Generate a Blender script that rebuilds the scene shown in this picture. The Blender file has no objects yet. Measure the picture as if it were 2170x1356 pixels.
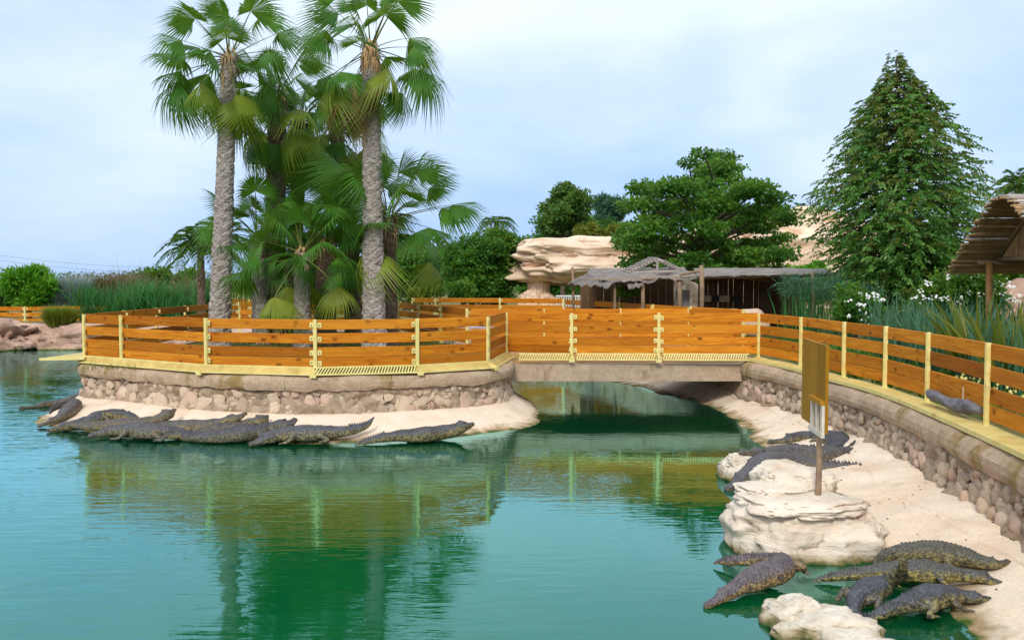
import bpy, bmesh, math, random
import numpy as np
from mathutils import Vector, Matrix, noise
R = math.radians
SC = bpy.context.scene
COL = SC.collection
random.seed(7)
rng = np.random.default_rng(7)

# ------------------------------------------------------------------ camera, sky, sun, exposure
CAMZ, FPX, PIT = 2.78, 1900.0, math.atan(86 / 1900.0)
cam = bpy.data.cameras.new('camera'); camo = bpy.data.objects.new('camera', cam); COL.objects.link(camo)
camo.location = (0, 0, CAMZ); camo.rotation_euler = (math.pi / 2 - PIT, 0, 0)
cam.sensor_width = 36; cam.lens = 36 * FPX / 2170; cam.clip_start = 0.1; cam.clip_end = 3000
SC.camera = camo
SUN_EL, SUN_AZ = 38, 192        # azimuth: the compass bearing the light comes from (180 = behind the camera)

w = bpy.data.worlds.new('World'); SC.world = w; w.use_nodes = True
nt = w.node_tree; N = nt.nodes; L = nt.links
for n in list(N): N.remove(n)
out = N.new('ShaderNodeOutputWorld'); bg = N.new('ShaderNodeBackground'); bg.inputs['Strength'].default_value = 0.1
sky = N.new('ShaderNodeTexSky'); sky.sky_type = 'NISHITA'; sky.sun_disc = False
sky.sun_elevation = R(SUN_EL); sky.sun_rotation = R(SUN_AZ); sky.air_density = 1.0; sky.dust_density = 2.0
tc = N.new('ShaderNodeTexCoord'); mp = N.new('ShaderNodeMapping'); mp.inputs['Scale'].default_value = (1, 1, 2.6)
L.new(tc.outputs['Generated'], mp.inputs['Vector'])
n1 = N.new('ShaderNodeTexNoise'); n1.inputs['Scale'].default_value = 2.3; n1.inputs['Detail'].default_value = 7; n1.inputs['Roughness'].default_value = .5
n1.inputs['Distortion'].default_value = .3
L.new(mp.outputs[0], n1.inputs['Vector'])
sep = N.new('ShaderNodeSeparateXYZ'); L.new(tc.outputs['Generated'], sep.inputs[0])
mr = N.new('ShaderNodeMapRange'); mr.inputs[1].default_value = -0.02; mr.inputs[2].default_value = .42; mr.inputs[3].default_value = -.16; mr.inputs[4].default_value = .21
L.new(sep.outputs['Z'], mr.inputs[0])
ad = N.new('ShaderNodeMath'); ad.operation = 'ADD'; L.new(n1.outputs['Fac'], ad.inputs[0]); L.new(mr.outputs[0], ad.inputs[1])
cr = N.new('ShaderNodeValToRGB')
e = cr.color_ramp.elements
e[0].position = .30; e[0].color = (.355, .545, .90, 1)
e[1].position = .76; e[1].color = (.84, .915, 1.0, 1)
k = e.new(.52); k.color = (.58, .72, .93, 1)
L.new(ad.outputs[0], cr.inputs['Fac'])
cs = N.new('ShaderNodeVectorMath'); cs.operation = 'SCALE'; cs.inputs['Scale'].default_value = 8.6
L.new(cr.outputs['Color'], cs.inputs[0])
mx = N.new('ShaderNodeMix'); mx.data_type = 'RGBA'; mx.inputs['Factor'].default_value = .88
L.new(sky.outputs[0], mx.inputs[6]); L.new(cs.outputs[0], mx.inputs[7])
L.new(mx.outputs[2], bg.inputs['Color']); L.new(bg.outputs[0], out.inputs['Surface'])

sl = bpy.data.lights.new('sun', 'SUN'); sl.energy = 1.5; sl.angle = R(14); sl.color = (1, .94, .84)
slo = bpy.data.objects.new('sun', sl); COL.objects.link(slo); slo.location = (-5, -20, 30)
a = R(SUN_AZ)
sd = Vector((math.sin(a) * math.cos(R(SUN_EL)), math.cos(a) * math.cos(R(SUN_EL)), math.sin(R(SUN_EL))))
slo.rotation_euler = (-sd).to_track_quat('-Z', 'Y').to_euler()
SC.view_settings.view_transform = 'Standard'; SC.view_settings.look = 'None'
SC.view_settings.exposure = 0.55; SC.view_settings.gamma = 1; SC.view_settings.use_curve_mapping = False
SC.cycles.max_bounces = 8; SC.cycles.transparent_max_bounces = 12; SC.cycles.diffuse_bounces = 3
SC.cycles.use_denoising = True
SC.cycles.caustics_reflective = False; SC.cycles.caustics_refractive = False

# ------------------------------------------------------------------ helpers
ZF = 1.05          # level of the fence feet; the water is z = 0
def ray(px, py):
    x = (px - 1085) / FPX; y = (678 - py) / FPX
    return Vector((x, math.cos(PIT) + y * math.sin(PIT), -math.sin(PIT) + y * math.cos(PIT)))
def P(px, py, z=0.0):                 # where that sight line meets height z
    d = ray(px, py); t = (z - CAMZ) / d.z
    return Vector((d.x * t, d.y * t, z))
def Q(px, py, Y):                     # where that sight line meets distance Y
    d = ray(px, py); t = Y / d.y
    return Vector((d.x * t, Y, CAMZ + d.z * t))

def catmull(pts, n, closed=False):
    pts = [Vector(p) for p in pts]; m = len(pts); out = []
    segs = m if closed else m - 1
    dense = []
    for i in range(segs):
        if closed: p0, p1, p2, p3 = (pts[(i - 1) % m], pts[i], pts[(i + 1) % m], pts[(i + 2) % m])
        else: p0, p1, p2, p3 = (pts[max(i - 1, 0)], pts[i], pts[i + 1], pts[min(i + 2, m - 1)])
        # centripetal-ish tangents
        for k in range(24):
            t = k / 24; t2 = t * t; t3 = t2 * t
            dense.append(.5 * ((2 * p1) + (p2 - p0) * t + (2 * p0 - 5 * p1 + 4 * p2 - p3) * t2 + (-p0 + 3 * p1 - 3 * p2 + p3) * t3))
    dense.append(pts[0].copy() if closed else pts[-1].copy())
    return resample(dense, n)
def resample(dense, n):
    d = [0.0]
    for i in range(1, len(dense)): d.append(d[-1] + (dense[i] - dense[i - 1]).length)
    res = []; j = 0
    for i in range(n):
        s = d[-1] * i / (n - 1)
        while j < len(d) - 2 and d[j + 1] < s: j += 1
        t = (s - d[j]) / max(d[j + 1] - d[j], 1e-9)
        res.append(dense[j].lerp(dense[j + 1], min(max(t, 0), 1)))
    return res
def fbm(v, o=4): return noise.fractal(v, 1.0, 2.0, o)

class MB:
    def __init__(s): s.v = []; s.f = []; s.m = []
    def add(s, vs, fs, mi=0):
        b = len(s.v); s.v += [Vector(x) for x in vs]
        s.f += [tuple(b + i for i in f) for f in fs]; s.m += [mi] * len(fs); return s
    def box(s, c, size, rot=None, mi=0):
        hx, hy, hz = size[0] / 2, size[1] / 2, size[2] / 2
        vs = [Vector((x, y, z)) for x in (-hx, hx) for y in (-hy, hy) for z in (-hz, hz)]
        if rot is not None: vs = [rot @ v for v in vs]
        c = Vector(c)
        return s.add([v + c for v in vs], [(0, 1, 3, 2), (4, 6, 7, 5), (0, 4, 5, 1), (2, 3, 7, 6), (0, 2, 6, 4), (1, 5, 7, 3)], mi)
    def loft(s, rings, closed=True, caps=True, mi=0):
        n = len(rings[0]); b = len(s.v)
        for r in rings: s.v += [Vector(x) for x in r]
        for i in range(len(rings) - 1):
            for j in range(n if closed else n - 1):
                k = (j + 1) % n
                s.f.append((b + i * n + j, b + i * n + k, b + (i + 1) * n + k, b + (i + 1) * n + j)); s.m.append(mi)
        if caps and closed:
            s.f.append(tuple(b + j for j in reversed(range(n)))); s.m.append(mi)
            s.f.append(tuple(b + (len(rings) - 1) * n + j for j in range(n))); s.m.append(mi)
        return s
    def tube(s, pts, rad, n=8, mi=0, caps=True):
        pts = [Vector(p) for p in pts]
        if not hasattr(rad, '__len__'): rad = [rad] * len(pts)
        rings = []; ref = None
        for i, p in enumerate(pts):
            T = (pts[min(i + 1, len(pts) - 1)] - pts[max(i - 1, 0)]).normalized()
            if ref is None: ref = T.orthogonal().normalized()
            ref = (ref - T * ref.dot(T)).normalized(); B = T.cross(ref)
            rings.append([p + (ref * math.cos(2 * math.pi * j / n) + B * math.sin(2 * math.pi * j / n)) * rad[i] for j in range(n)])
        return s.loft(rings, True, caps, mi)
    def ico(s, c, size, sub=2, seed=0, amp=.25, freq=1.2, mi=0, rot=None, power=1.0):
        vs, fs = ICO(sub); sd_ = Vector((seed * 3.17, seed * 1.31, seed * 7.7)); o = []
        for v in vs:
            k = 1 + amp * fbm(v * freq + sd_, 3)
            q = Vector([math.copysign(abs(a) ** power, a) for a in v]) * k if power != 1 else v * k
            q = Vector((q.x * size[0], q.y * size[1], q.z * size[2]))
            if rot is not None: q = rot @ q
            o.append(q + Vector(c))
        return s.add(o, fs, mi)
_ico = {}
def ICO(sub):
    if sub not in _ico:
        bm = bmesh.new(); bmesh.ops.create_icosphere(bm, subdivisions=sub, radius=1)
        _ico[sub] = ([v.co.copy() for v in bm.verts], [tuple(v.index for v in f.verts) for f in bm.faces]); bm.free()
    return _ico[sub]

def set_mats(me, mats):
    for m in (mats if isinstance(mats, (list, tuple)) else [mats]): me.materials.append(m)
def make(name, mb, mats, parent=None, smooth=False, center=True, attrs=None):
    """links one mesh object; vertices are given in world space, the origin goes to the mesh's own centre"""
    vs = mb.v
    if center and vs:
        lo = Vector([min(v[i] for v in vs) for i in range(3)]); hi = Vector([max(v[i] for v in vs) for i in range(3)])
        c = (lo + hi) / 2
        if parent is None: c.z = lo.z
    else: c = Vector((0, 0, 0))
    me = bpy.data.meshes.new(name)
    me.from_pydata([(v - c)[:] for v in vs], [], mb.f)
    set_mats(me, mats)
    if len(me.materials) > 1: me.polygons.foreach_set('material_index', mb.m)
    if smooth: me.polygons.foreach_set('use_smooth', [True] * len(mb.f))
    for k_, arr in (attrs or {}).items():
        at = me.attributes.new(k_, 'FLOAT', 'POINT'); at.data.foreach_set('value', arr)
    me.update()
    o = bpy.data.objects.new(name, me); COL.objects.link(o); place(o, c, parent); return o
def wloc(o):
    v = Vector(o.location)
    while o.parent: o = o.parent; v += Vector(o.location)
    return v
def place(o, world, parent):
    if parent is not None:
        o.parent = parent; o.location = Vector(world) - wloc(parent)
    else: o.location = world
def inst(name, me, world, parent, rot=None, scale=None):
    o = bpy.data.objects.new(name, me); COL.objects.link(o); place(o, world, parent)
    if rot is not None:
        o.rotation_mode = 'QUATERNION' if not hasattr(rot, 'order') else 'XYZ'
        if hasattr(rot, 'order'): o.rotation_euler = rot
        else: o.rotation_quaternion = rot
    if scale is not None: o.scale = scale
    return o
def np_mesh(name, verts, quads, mats, attrs=None, smooth=False, tri=False):
    """verts (n,3), quads (m,4) numpy -> mesh"""
    me = bpy.data.meshes.new(name); nv, nf = len(verts), len(quads); kf = quads.shape[1]
    me.vertices.add(nv); me.vertices.foreach_set('co', np.asarray(verts, dtype=np.float32).ravel())
    me.loops.add(nf * kf); me.loops.foreach_set('vertex_index', np.asarray(quads, dtype=np.int32).ravel())
    me.polygons.add(nf); me.polygons.foreach_set('loop_start', np.arange(0, nf * kf, kf, dtype=np.int32))
    me.update(calc_edges=True)
    for k_, arr in (attrs or {}).items():
        at = me.attributes.new(k_, 'FLOAT', 'POINT'); at.data.foreach_set('value', np.asarray(arr, dtype=np.float32))
    if smooth: me.polygons.foreach_set('use_smooth', [True] * nf)
    set_mats(me, mats); me.validate(); return me
def tag(o, label=None, cat=None, group=None, kind=None):
    if label: o['label'] = label
    if cat: o['category'] = cat
    if group: o['group'] = group
    if kind: o['kind'] = kind
    return o
def thing(name, loc, label, cat, group=None):
    o = bpy.data.objects.new(name, None); o.empty_display_size = .3; COL.objects.link(o); o.location = loc
    return tag(o, label, cat, group)

# ------------------------------------------------------------------ materials
def new_mat(name):
    m = bpy.data.materials.new(name); m.use_nodes = True; t = m.node_tree
    return m, t, t.nodes, t.links, t.nodes['Principled BSDF']
def nz(N, L, vec, scale, detail=4, rough=.55, dist=0):
    n = N.new('ShaderNodeTexNoise'); n.inputs['Scale'].default_value = scale; n.inputs['Detail'].default_value = detail
    n.inputs['Roughness'].default_value = rough; n.inputs['Distortion'].default_value = dist
    if vec is not None: L.new(vec, n.inputs['Vector'])
    return n.outputs['Fac']
def ramp(N, L, fac, stops):
    r = N.new('ShaderNodeValToRGB'); el = r.color_ramp.elements
    while len(el) < len(stops): el.new(.5)
    for e_, (p, c) in zip(el, stops):
        e_.position = p; e_.color = (*c, 1) if len(c) == 3 else c
    L.new(fac, r.inputs['Fac']); return r.outputs['Color']
def mixc(N, L, fac, a_, b_, mode='MIX'):
    m = N.new('ShaderNodeMix'); m.data_type = 'RGBA'; m.blend_type = mode
    for sock, v in ((m.inputs['Factor'], fac), (m.inputs[6], a_), (m.inputs[7], b_)):
        if hasattr(v, 'is_linked') or hasattr(v, 'links'): L.new(v, sock)
        elif isinstance(v, (int, float)): sock.default_value = v
        else: sock.default_value = (*v, 1)
    return m.outputs[2]
def math_(N, L, op, a_, b_=0.0, clamp=False):
    m = N.new('ShaderNodeMath'); m.operation = op; m.use_clamp = clamp
    for i, v in enumerate((a_, b_)):
        if isinstance(v, (int, float)): m.inputs[i].default_value = v
        else: L.new(v, m.inputs[i])
    return m.outputs[0]
def maprange(N, L, v, a0, a1, b0=0., b1=1.):
    m = N.new('ShaderNodeMapRange'); L.new(v, m.inputs[0])
    for i, x in enumerate((a0, a1, b0, b1)): m.inputs[i + 1].default_value = x
    return m.outputs[0]
def bump(N, L, B, h, strength=.4, dist=.02, prev=None):
    b = N.new('ShaderNodeBump'); b.inputs['Strength'].default_value = strength; b.inputs['Distance'].default_value = dist
    L.new(h, b.inputs['Height'])
    if prev is not None: L.new(prev, b.inputs['Normal'])
    if B is not None: L.new(b.outputs[0], B.inputs['Normal'])
    return b.outputs[0]
def coords(N, kind='pos'):
    if kind == 'pos': return N.new('ShaderNodeNewGeometry').outputs['Position']
    return N.new('ShaderNodeTexCoord').outputs['Object']
def objrand(N): return N.new('ShaderNodeObjectInfo').outputs['Random']
def attr(N, name):
    a_ = N.new('ShaderNodeAttribute'); a_.attribute_name = name; return a_.outputs['Fac']

def mat_plain(name, c1, c2, scale=8, rough=.75, bs=.3, bd=.01, kind='obj', bscale=None, spec=.3, jitter=0):
    m, t, N, L, B = new_mat(name); v = coords(N, kind)
    f = nz(N, L, v, scale, 5, .6); c = ramp(N, L, f, [(.3, c1), (.7, c2)])
    if jitter:
        r = objrand(N); c = mixc(N, L, math_(N, L, 'MULTIPLY', r, jitter), c, [min(1, x * .45) for x in c1])
    L.new(c, B.inputs['Base Color']); B.inputs['Roughness'].default_value = rough; B.inputs['Specular IOR Level'].default_value = spec
    if bs: bump(N, L, B, nz(N, L, v, bscale or scale * 4, 6, .6), bs, bd)
    return m

def mat_board(name, c_lo, c_hi, c_knot, rough=.5):
    m, t, N, L, B = new_mat(name); v = coords(N, 'obj'); r = objrand(N)
    off = N.new('ShaderNodeVectorMath'); off.operation = 'MULTIPLY_ADD'
    cmb = N.new('ShaderNodeCombineXYZ')
    for i in range(3): L.new(math_(N, L, 'MULTIPLY', r, (37., 11., 23.)[i]), cmb.inputs[i])
    mpn = N.new('ShaderNodeMapping'); mpn.inputs['Scale'].default_value = (.7, 3, 9); L.new(v, mpn.inputs['Vector'])
    addv = N.new('ShaderNodeVectorMath'); addv.operation = 'ADD'; L.new(mpn.outputs[0], addv.inputs[0]); L.new(cmb.outputs[0], addv.inputs[1])
    g = nz(N, L, addv.outputs[0], 2.6, 6, .62, 1.2)
    fine = N.new('ShaderNodeMapping'); fine.inputs['Scale'].default_value = (1.2, 8, 60); L.new(v, fine.inputs['Vector'])
    g2 = nz(N, L, fine.outputs[0], 2.2, 3, .6)
    c = ramp(N, L, math_(N, L, 'ADD', math_(N, L, 'MULTIPLY', g, .72), math_(N, L, 'MULTIPLY', g2, .28)), [(.36, c_lo), (.60, c_hi)])
    # knots
    kv = N.new('ShaderNodeMapping'); kv.inputs['Scale'].default_value = (3.2, 1, 5.2); L.new(v, kv.inputs['Vector'])
    ka = N.new('ShaderNodeVectorMath'); ka.operation = 'ADD'; L.new(kv.outputs[0], ka.inputs[0]); L.new(cmb.outputs[0], ka.inputs[1])
    vo = N.new('ShaderNodeTexVoronoi'); vo.inputs['Scale'].default_value = 1.0; L.new(ka.outputs[0], vo.inputs['Vector'])
    kn = maprange(N, L, math_(N, L, 'ADD', vo.outputs['Distance'], math_(N, L, 'MULTIPLY', g2, .12)), .17, .31, .9, 0)
    c = mixc(N, L, kn, c, c_knot)
    # boards differ
    c = mixc(N, L, math_(N, L, 'MULTIPLY', math_(N, L, 'POWER', r, 1.6), .75), c, [x * .5 for x in c_lo])
    r2 = math_(N, L, 'FRACT', math_(N, L, 'MULTIPLY', r, 7.31)); c = mixc(N, L, math_(N, L, 'MULTIPLY', r2, .35), c, (.70, .30, .03))
    wz = nz(N, L, addv.outputs[0], .8, 4, .6); c = mixc(N, L, maprange(N, L, wz, .5, .72, 0, .5), c, c_lo)
    L.new(c, B.inputs['Base Color']); B.inputs['Roughness'].default_value = rough + .15; B.inputs['Specular IOR Level'].default_value = .12
    bump(N, L, B, g2, .25, .004)
    return m

def mat_leaf(name, stops, rough=.45, trans=.3, rnd=0.35, hue=None, spec=.35):
    """stops: colours along the leaf's own tint attribute"""
    m, t, N, L, B = new_mat(name)
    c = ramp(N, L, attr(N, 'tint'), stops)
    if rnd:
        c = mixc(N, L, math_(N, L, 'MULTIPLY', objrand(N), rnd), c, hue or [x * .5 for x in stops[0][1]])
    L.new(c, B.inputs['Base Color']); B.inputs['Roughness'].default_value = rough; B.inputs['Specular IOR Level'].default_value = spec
    tr = N.new('ShaderNodeBsdfTranslucent'); tcx = mixc(N, L, .5, c, (.30, .42, .03)); L.new(tcx, tr.inputs['Color'])
    ms = N.new('ShaderNodeMixShader'); ms.inputs[0].default_value = trans
    L.new(B.outputs[0], ms.inputs[1]); L.new(tr.outputs[0], ms.inputs[2])
    L.new(ms.outputs[0], N['Material Output'].inputs['Surface'])
    return m

def mat_masonry(name, c1, c2, stain, scale=5, stain_amt=.6, bs=.6, mossz=None):
    """rendered concrete / mortar, with ochre moss stains and dark algae at the waterline"""
    m, t, N, L, B = new_mat(name); v = coords(N, 'pos')
    f = nz(N, L, v, scale, 6, .65); c = ramp(N, L, f, [(.28, c1), (.72, c2)])
    grit = nz(N, L, v, 55, 4, .7); c = mixc(N, L, maprange(N, L, grit, .35, .6, .55, 0), c, [x * .45 for x in c1])
    sv = N.new('ShaderNodeMapping'); sv.inputs['Scale'].default_value = (1, 1, .55); L.new(v, sv.inputs['Vector'])
    s = nz(N, L, sv.outputs[0], 1.9, 5, .6); c = mixc(N, L, maprange(N, L, s, .55, .66, 0, stain_amt), c, stain)
    if mossz is not None:
        z = N.new('ShaderNodeSeparateXYZ'); L.new(v, z.inputs[0])
        zz = math_(N, L, 'ADD', z.outputs['Z'], math_(N, L, 'MULTIPLY', nz(N, L, v, 9, 4), -.10))
        c = mixc(N, L, maprange(N, L, zz, mossz, mossz + .05, 1, 0), c, (.03, .065, .012))
    L.new(c, B.inputs['Base Color']); B.inputs['Roughness'].default_value = .9; B.inputs['Specular IOR Level'].default_value = .2
    h = math_(N, L, 'ADD', nz(N, L, v, 14, 6, .65), math_(N, L, 'MULTIPLY', grit, .6))
    bump(N, L, B, h, bs, .03)
    return m

def mat_sand():
    m, t, N, L, B = new_mat('sandy_concrete'); v = coords(N, 'pos')
    f = nz(N, L, v, 1.1, 6, .62, .4); c = ramp(N, L, f, [(.25, (.70, .50, .35)), (.48, (.82, .66, .50)), (.75, (.87, .76, .62))])
    f2 = nz(N, L, v, 26, 5, .7); c = mixc(N, L, maprange(N, L, f2, .33, .52, .32, 0), c, (.42, .30, .20))
    vo = N.new('ShaderNodeTexVoronoi'); vo.inputs['Scale'].default_value = 3.2; L.new(v, vo.inputs['Vector'])
    c = mixc(N, L, maprange(N, L, vo.outputs['Distance'], .025, .045, .75, 0), c, (.12, .09, .07))
    st = nz(N, L, v, 2.4, 5, .6); c = mixc(N, L, maprange(N, L, st, .58, .72, 0, .45), c, (.52, .36, .2))
    z = N.new('ShaderNodeSeparateXYZ'); L.new(v, z.inputs[0])
    zz = math_(N, L, 'ADD', z.outputs['Z'], math_(N, L, 'MULTIPLY', math_(N, L, 'SUBTRACT', nz(N, L, v, 5, 5), .5), -.17))
    c = mixc(N, L, maprange(N, L, zz, .015, .075, .95, 0), c, (.30, .21, .095))          # damp rim
    c = mixc(N, L, maprange(N, L, zz, -.012, .014, 1, 0), c, (.05, .10, .012))       # algae at the water line
    c = mixc(N, L, maprange(N, L, zz, -.22, -.03, 1, 0), c, (.025, .20, .02))
    c = mixc(N, L, maprange(N, L, zz, -.9, -.2, 1, 0), c, (.003, .33, .09))
    L.new(c, B.inputs['Base Color']); B.inputs['Roughness'].default_value = .88; B.inputs['Specular IOR Level'].default_value = .2
    h = math_(N, L, 'ADD', nz(N, L, v, 3.5, 6, .6), math_(N, L, 'MULTIPLY', f2, .35))
    bump(N, L, B, h, .5, .035)
    return m

def mat_rock(name, c1, c2, c3, scale=2.2, kind='obj', bs=.7, wet=None, sf=.55):
    m, t, N, L, B = new_mat(name); v = coords(N, kind)
    f = nz(N, L, v, scale, 8, .62, .6); c = ramp(N, L, f, [(.28, c1), (.5, c2), (.74, c3)])
    sv = N.new('ShaderNodeMapping'); sv.inputs['Scale'].default_value = (1, 1, 5); L.new(v, sv.inputs['Vector'])
    s = nz(N, L, sv.outputs[0], scale * .8, 6, .6, .8)
    c = mixc(N, L, maprange(N, L, s, .30, .46, sf, 0), c, [x * .55 for x in c1])
    if wet is not None:
        p = coords(N, 'pos'); z = N.new('ShaderNodeSeparateXYZ'); L.new(p, z.inputs[0])
        zz = math_(N, L, 'ADD', z.outputs['Z'], math_(N, L, 'MULTIPLY', math_(N, L, 'SUBTRACT', nz(N, L, p, 5, 4), .5), -.16))
        c = mixc(N, L, maprange(N, L, zz, wet, wet + .07, .9, 0), c, (.30, .22, .09))
        c = mixc(N, L, maprange(N, L, zz, wet - .04, wet + .015, 1, 0), c, (.035, .08, .012))
    L.new(c, B.inputs['Base Color']); B.inputs['Roughness'].default_value = .88; B.inputs['Specular IOR Level'].default_value = .2
    h = math_(N, L, 'ADD', nz(N, L, v, scale * 3, 8, .65), math_(N, L, 'MULTIPLY', s, .9 * sf / .55))
    bump(N, L, B, h, bs, .05)
    return m

def mat_croc():
    m, t, N, L, B = new_mat('crocodile_hide'); v = coords(N, 'obj'); d = attr(N, 'dorsal')
    r = objrand(N)
    f = nz(N, L, v, 9, 5, .6)
    back = ramp(N, L, f, [(.3, (.035, .038, .048)), (.7, (.13, .133, .15))])
    blot = nz(N, L, v, 24, 3, .6)
    flank = ramp(N, L, blot, [(.40, (.05, .045, .03)), (.54, (.31, .25, .09))])
    dd = math_(N, L, 'ADD', d, math_(N, L, 'MULTIPLY', math_(N, L, 'SUBTRACT', f, .5), 1.1))
    c = mixc(N, L, maprange(N, L, dd, .15, .62, 1, 0), back, flank)
    c = mixc(N, L, math_(N, L, 'MULTIPLY', r, .55), c, (.15, .12, .10))
    oc = N.new('ShaderNodeObjectInfo').outputs['Color']; c = mixc(N, L, 1.0, c, oc, 'MULTIPLY')
    vo = N.new('ShaderNodeTexVoronoi'); vo.inputs['Scale'].default_value = 42; L.new(v, vo.inputs['Vector'])
    c = mixc(N, L, maprange(N, L, vo.outputs['Distance'], .35, .75, 0, .6), c, (.018, .018, .018))
    L.new(c, B.inputs['Base Color']); B.inputs['Roughness'].default_value = .5; B.inputs['Specular IOR Level'].default_value = .45
    inv = math_(N, L, 'SUBTRACT', 1, vo.outputs['Distance'])
    bump(N, L, B, inv, .8, .012)
    return m

def mat_water():
    m, t, N, L, B = new_mat('pond_water'); N.remove(B); v = coords(N, 'pos')
    # gentle wind ripples: long low crests running across the view, finer chop towards the open left side
    mpw = N.new('ShaderNodeMapping'); mpw.inputs['Scale'].default_value = (.34, 1.9, 1); mpw.inputs['Rotation'].default_value = (0, 0, R(-14)); L.new(v, mpw.inputs['Vector'])
    a1 = nz(N, L, mpw.outputs[0], 3.4, 3, .5, .3); a2 = nz(N, L, mpw.outputs[0], 9.5, 2, .5)
    sx = N.new('ShaderNodeSeparateXYZ'); L.new(v, sx.inputs[0])
    openw = maprange(N, L, math_(N, L, 'ADD', sx.outputs['X'], math_(N, L, 'MULTIPLY', nz(N, L, v, .35, 3), 3.0)), -4.5, 3.0, 1.0, .28)
    openw = math_(N, L, 'MULTIPLY', openw, maprange(N, L, nz(N, L, v, .55, 4, .6, .5), .35, .62, .35, 1.35))
    h = math_(N, L, 'MULTIPLY', math_(N, L, 'ADD', a1, math_(N, L, 'MULTIPLY', a2, .33)), openw)
    b = N.new('ShaderNodeBump'); b.inputs['Strength'].default_value = 1; b.inputs['Distance'].default_value = .0075; L.new(h, b.inputs['Height'])
    fr = N.new('ShaderNodeFresnel'); fr.inputs['IOR'].default_value = 1.42; L.new(b.outputs[0], fr.inputs['Normal'])
    gl = N.new('ShaderNodeBsdfGlossy'); gl.inputs['Roughness'].default_value = .015; gl.inputs['Color'].default_value = (.50, .92, .98, 1); L.new(b.outputs[0], gl.inputs['Normal'])
    trn = N.new('ShaderNodeBsdfTransparent'); trn.inputs['Color'].default_value = (.32, .95, .68, 1)
    ms = N.new('ShaderNodeMixShader'); L.new(maprange(N, L, fr.outputs[0], 0, 1, 0.0, 1.8), ms.inputs[0]); tb = N.new('ShaderNodeBsdfDiffuse'); tb.inputs['Color'].default_value = (.003, .15, .05, 1); mt = N.new('ShaderNodeMixShader'); mt.inputs[0].default_value = .4; L.new(trn.outputs[0], mt.inputs[1]); L.new(tb.outputs[0], mt.inputs[2]); L.new(mt.outputs[0], ms.inputs[1]); L.new(gl.outputs[0], ms.inputs[2])
    L.new(ms.outputs[0], N['Material Output'].inputs['Surface'])
    return m

M = {}
M['board'] = mat_board('orange_timber', (.42, .105, .005), (.76, .295, .02), (.12, .03, .003))
M['signwood'] = mat_board('varnished_board', (.33, .165, .008), (.50, .27, .02), (.25, .11, .006), .4)
def mat_paint(name, c1, c2):
    m, t, N, L, B = new_mat(name); v = coords(N, 'pos')
    c = ramp(N, L, nz(N, L, v, 4, 5, .6), [(.3, c1), (.7, c2)])
    c = mixc(N, L, maprange(N, L, nz(N, L, v, 7, 6, .7), .55, .70, 0, .55), c, (.46, .27, .09))
    c = mixc(N, L, maprange(N, L, nz(N, L, v, 28, 5, .7), .64, .70, 0, .8), c, (.20, .10, .04))
    L.new(c, B.inputs['Base Color']); B.inputs['Roughness'].default_value = .6; B.inputs['Specular IOR Level'].default_value = .25
    bump(N, L, B, nz(N, L, v, 40, 4, .6), .15, .003); return m
M['yellow'] = mat_paint('cream_yellow_paint', (.74, .62, .20), (.84, .74, .32))
M['yellow3'] = mat_paint('tan_sheet_steel', (.46, .32, .085), (.70, .53, .18))
M['yellow2'] = mat_paint('yellow_sheet_steel', (.62, .46, .13), (.80, .66, .26))
M['bolt'] = mat_plain('dark_bolt', (.09, .07, .04), (.14, .1, .06), 8, .5, 0)
M['concrete'] = mat_masonry('coarse_render', (.46, .325, .205), (.76, .575, .41), (.26, .17, .03), 3.5, .75, .9, .0)
M['mortar'] = mat_masonry('rubble_mortar', (.27, .185, .115), (.70, .54, .39), (.28, .19, .07), 6, .4, 1.0, .0)
M['beam'] = mat_masonry('bridge_concrete', (.44, .325, .22), (.68, .53, .39), (.14, .085, .02), 4, .7, .4, .0)
M['stone'] = mat_plain('field_stone', (.72, .53, .37), (.85, .70, .54), 3, .88, .8, .03, 'obj', 9, .15, .35)
M['stone_pink'] = mat_plain('pink_field_stone', (.68, .46, .33), (.80, .60, .46), 3, .88, .8, .03, 'obj', 9, .15, .35)
M['stone_grey'] = mat_plain('brown_grey_stone', (.50, .38, .27), (.72, .57, .43), 3, .9, .8, .03, 'obj', 9, .15, .4)
M['sand'] = mat_sand()
M['rock'] = mat_rock('pale_limestone', (.60, .45, .33), (.80, .68, .54), (.86, .78, .66), 1.8, 'obj', .8, .02)
M['rock_white'] = mat_rock('white_limestone', (.62, .50, .37), (.80, .71, .58), (.86, .80, .71), 2.4, 'obj', .9, .04)
M['rock_pink'] = mat_rock('pinkish_rock', (.24, .14, .095), (.50, .33, .245), (.64, .46, .36), 1.4, 'pos', 1.0, .04)
M['rock_cliff'] = mat_rock('peach_sandstone', (.66, .44, .30), (.80, .60, .44), (.86, .70, .55), .6, 'pos', .5, None, .2)
M['croc'] = mat_croc()
M['water'] = mat_water()
M['bottom'] = mat_plain('pond_algae_bottom', (.003, .31, .08), (.005, .38, .20), .35, .95, 0, 0, 'pos')
M['grass'] = mat_plain('ground_cover_soil', (.09, .10, .02), (.24, .19, .07), 1.4, .95, .5, .04, 'pos')
M['deck'] = mat_plain('walkway_planks', (.42, .22, .06), (.56, .32, .1), 3, .7, .2, .01, 'pos')
M['trunk'] = mat_rock('palm_bark', (.24, .195, .165), (.46, .40, .355), (.62, .56, .51), 9, 'pos', .9)
M['trunk_dark'] = mat_rock('dark_palm_bark', (.085, .052, .034), (.19, .13, .09), (.32, .25, .19), 8, 'pos', .9)
M['bark'] = mat_plain('tree_bark', (.07, .05, .035), (.15, .11, .08), 6, .9, .6, .02, 'pos')
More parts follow.
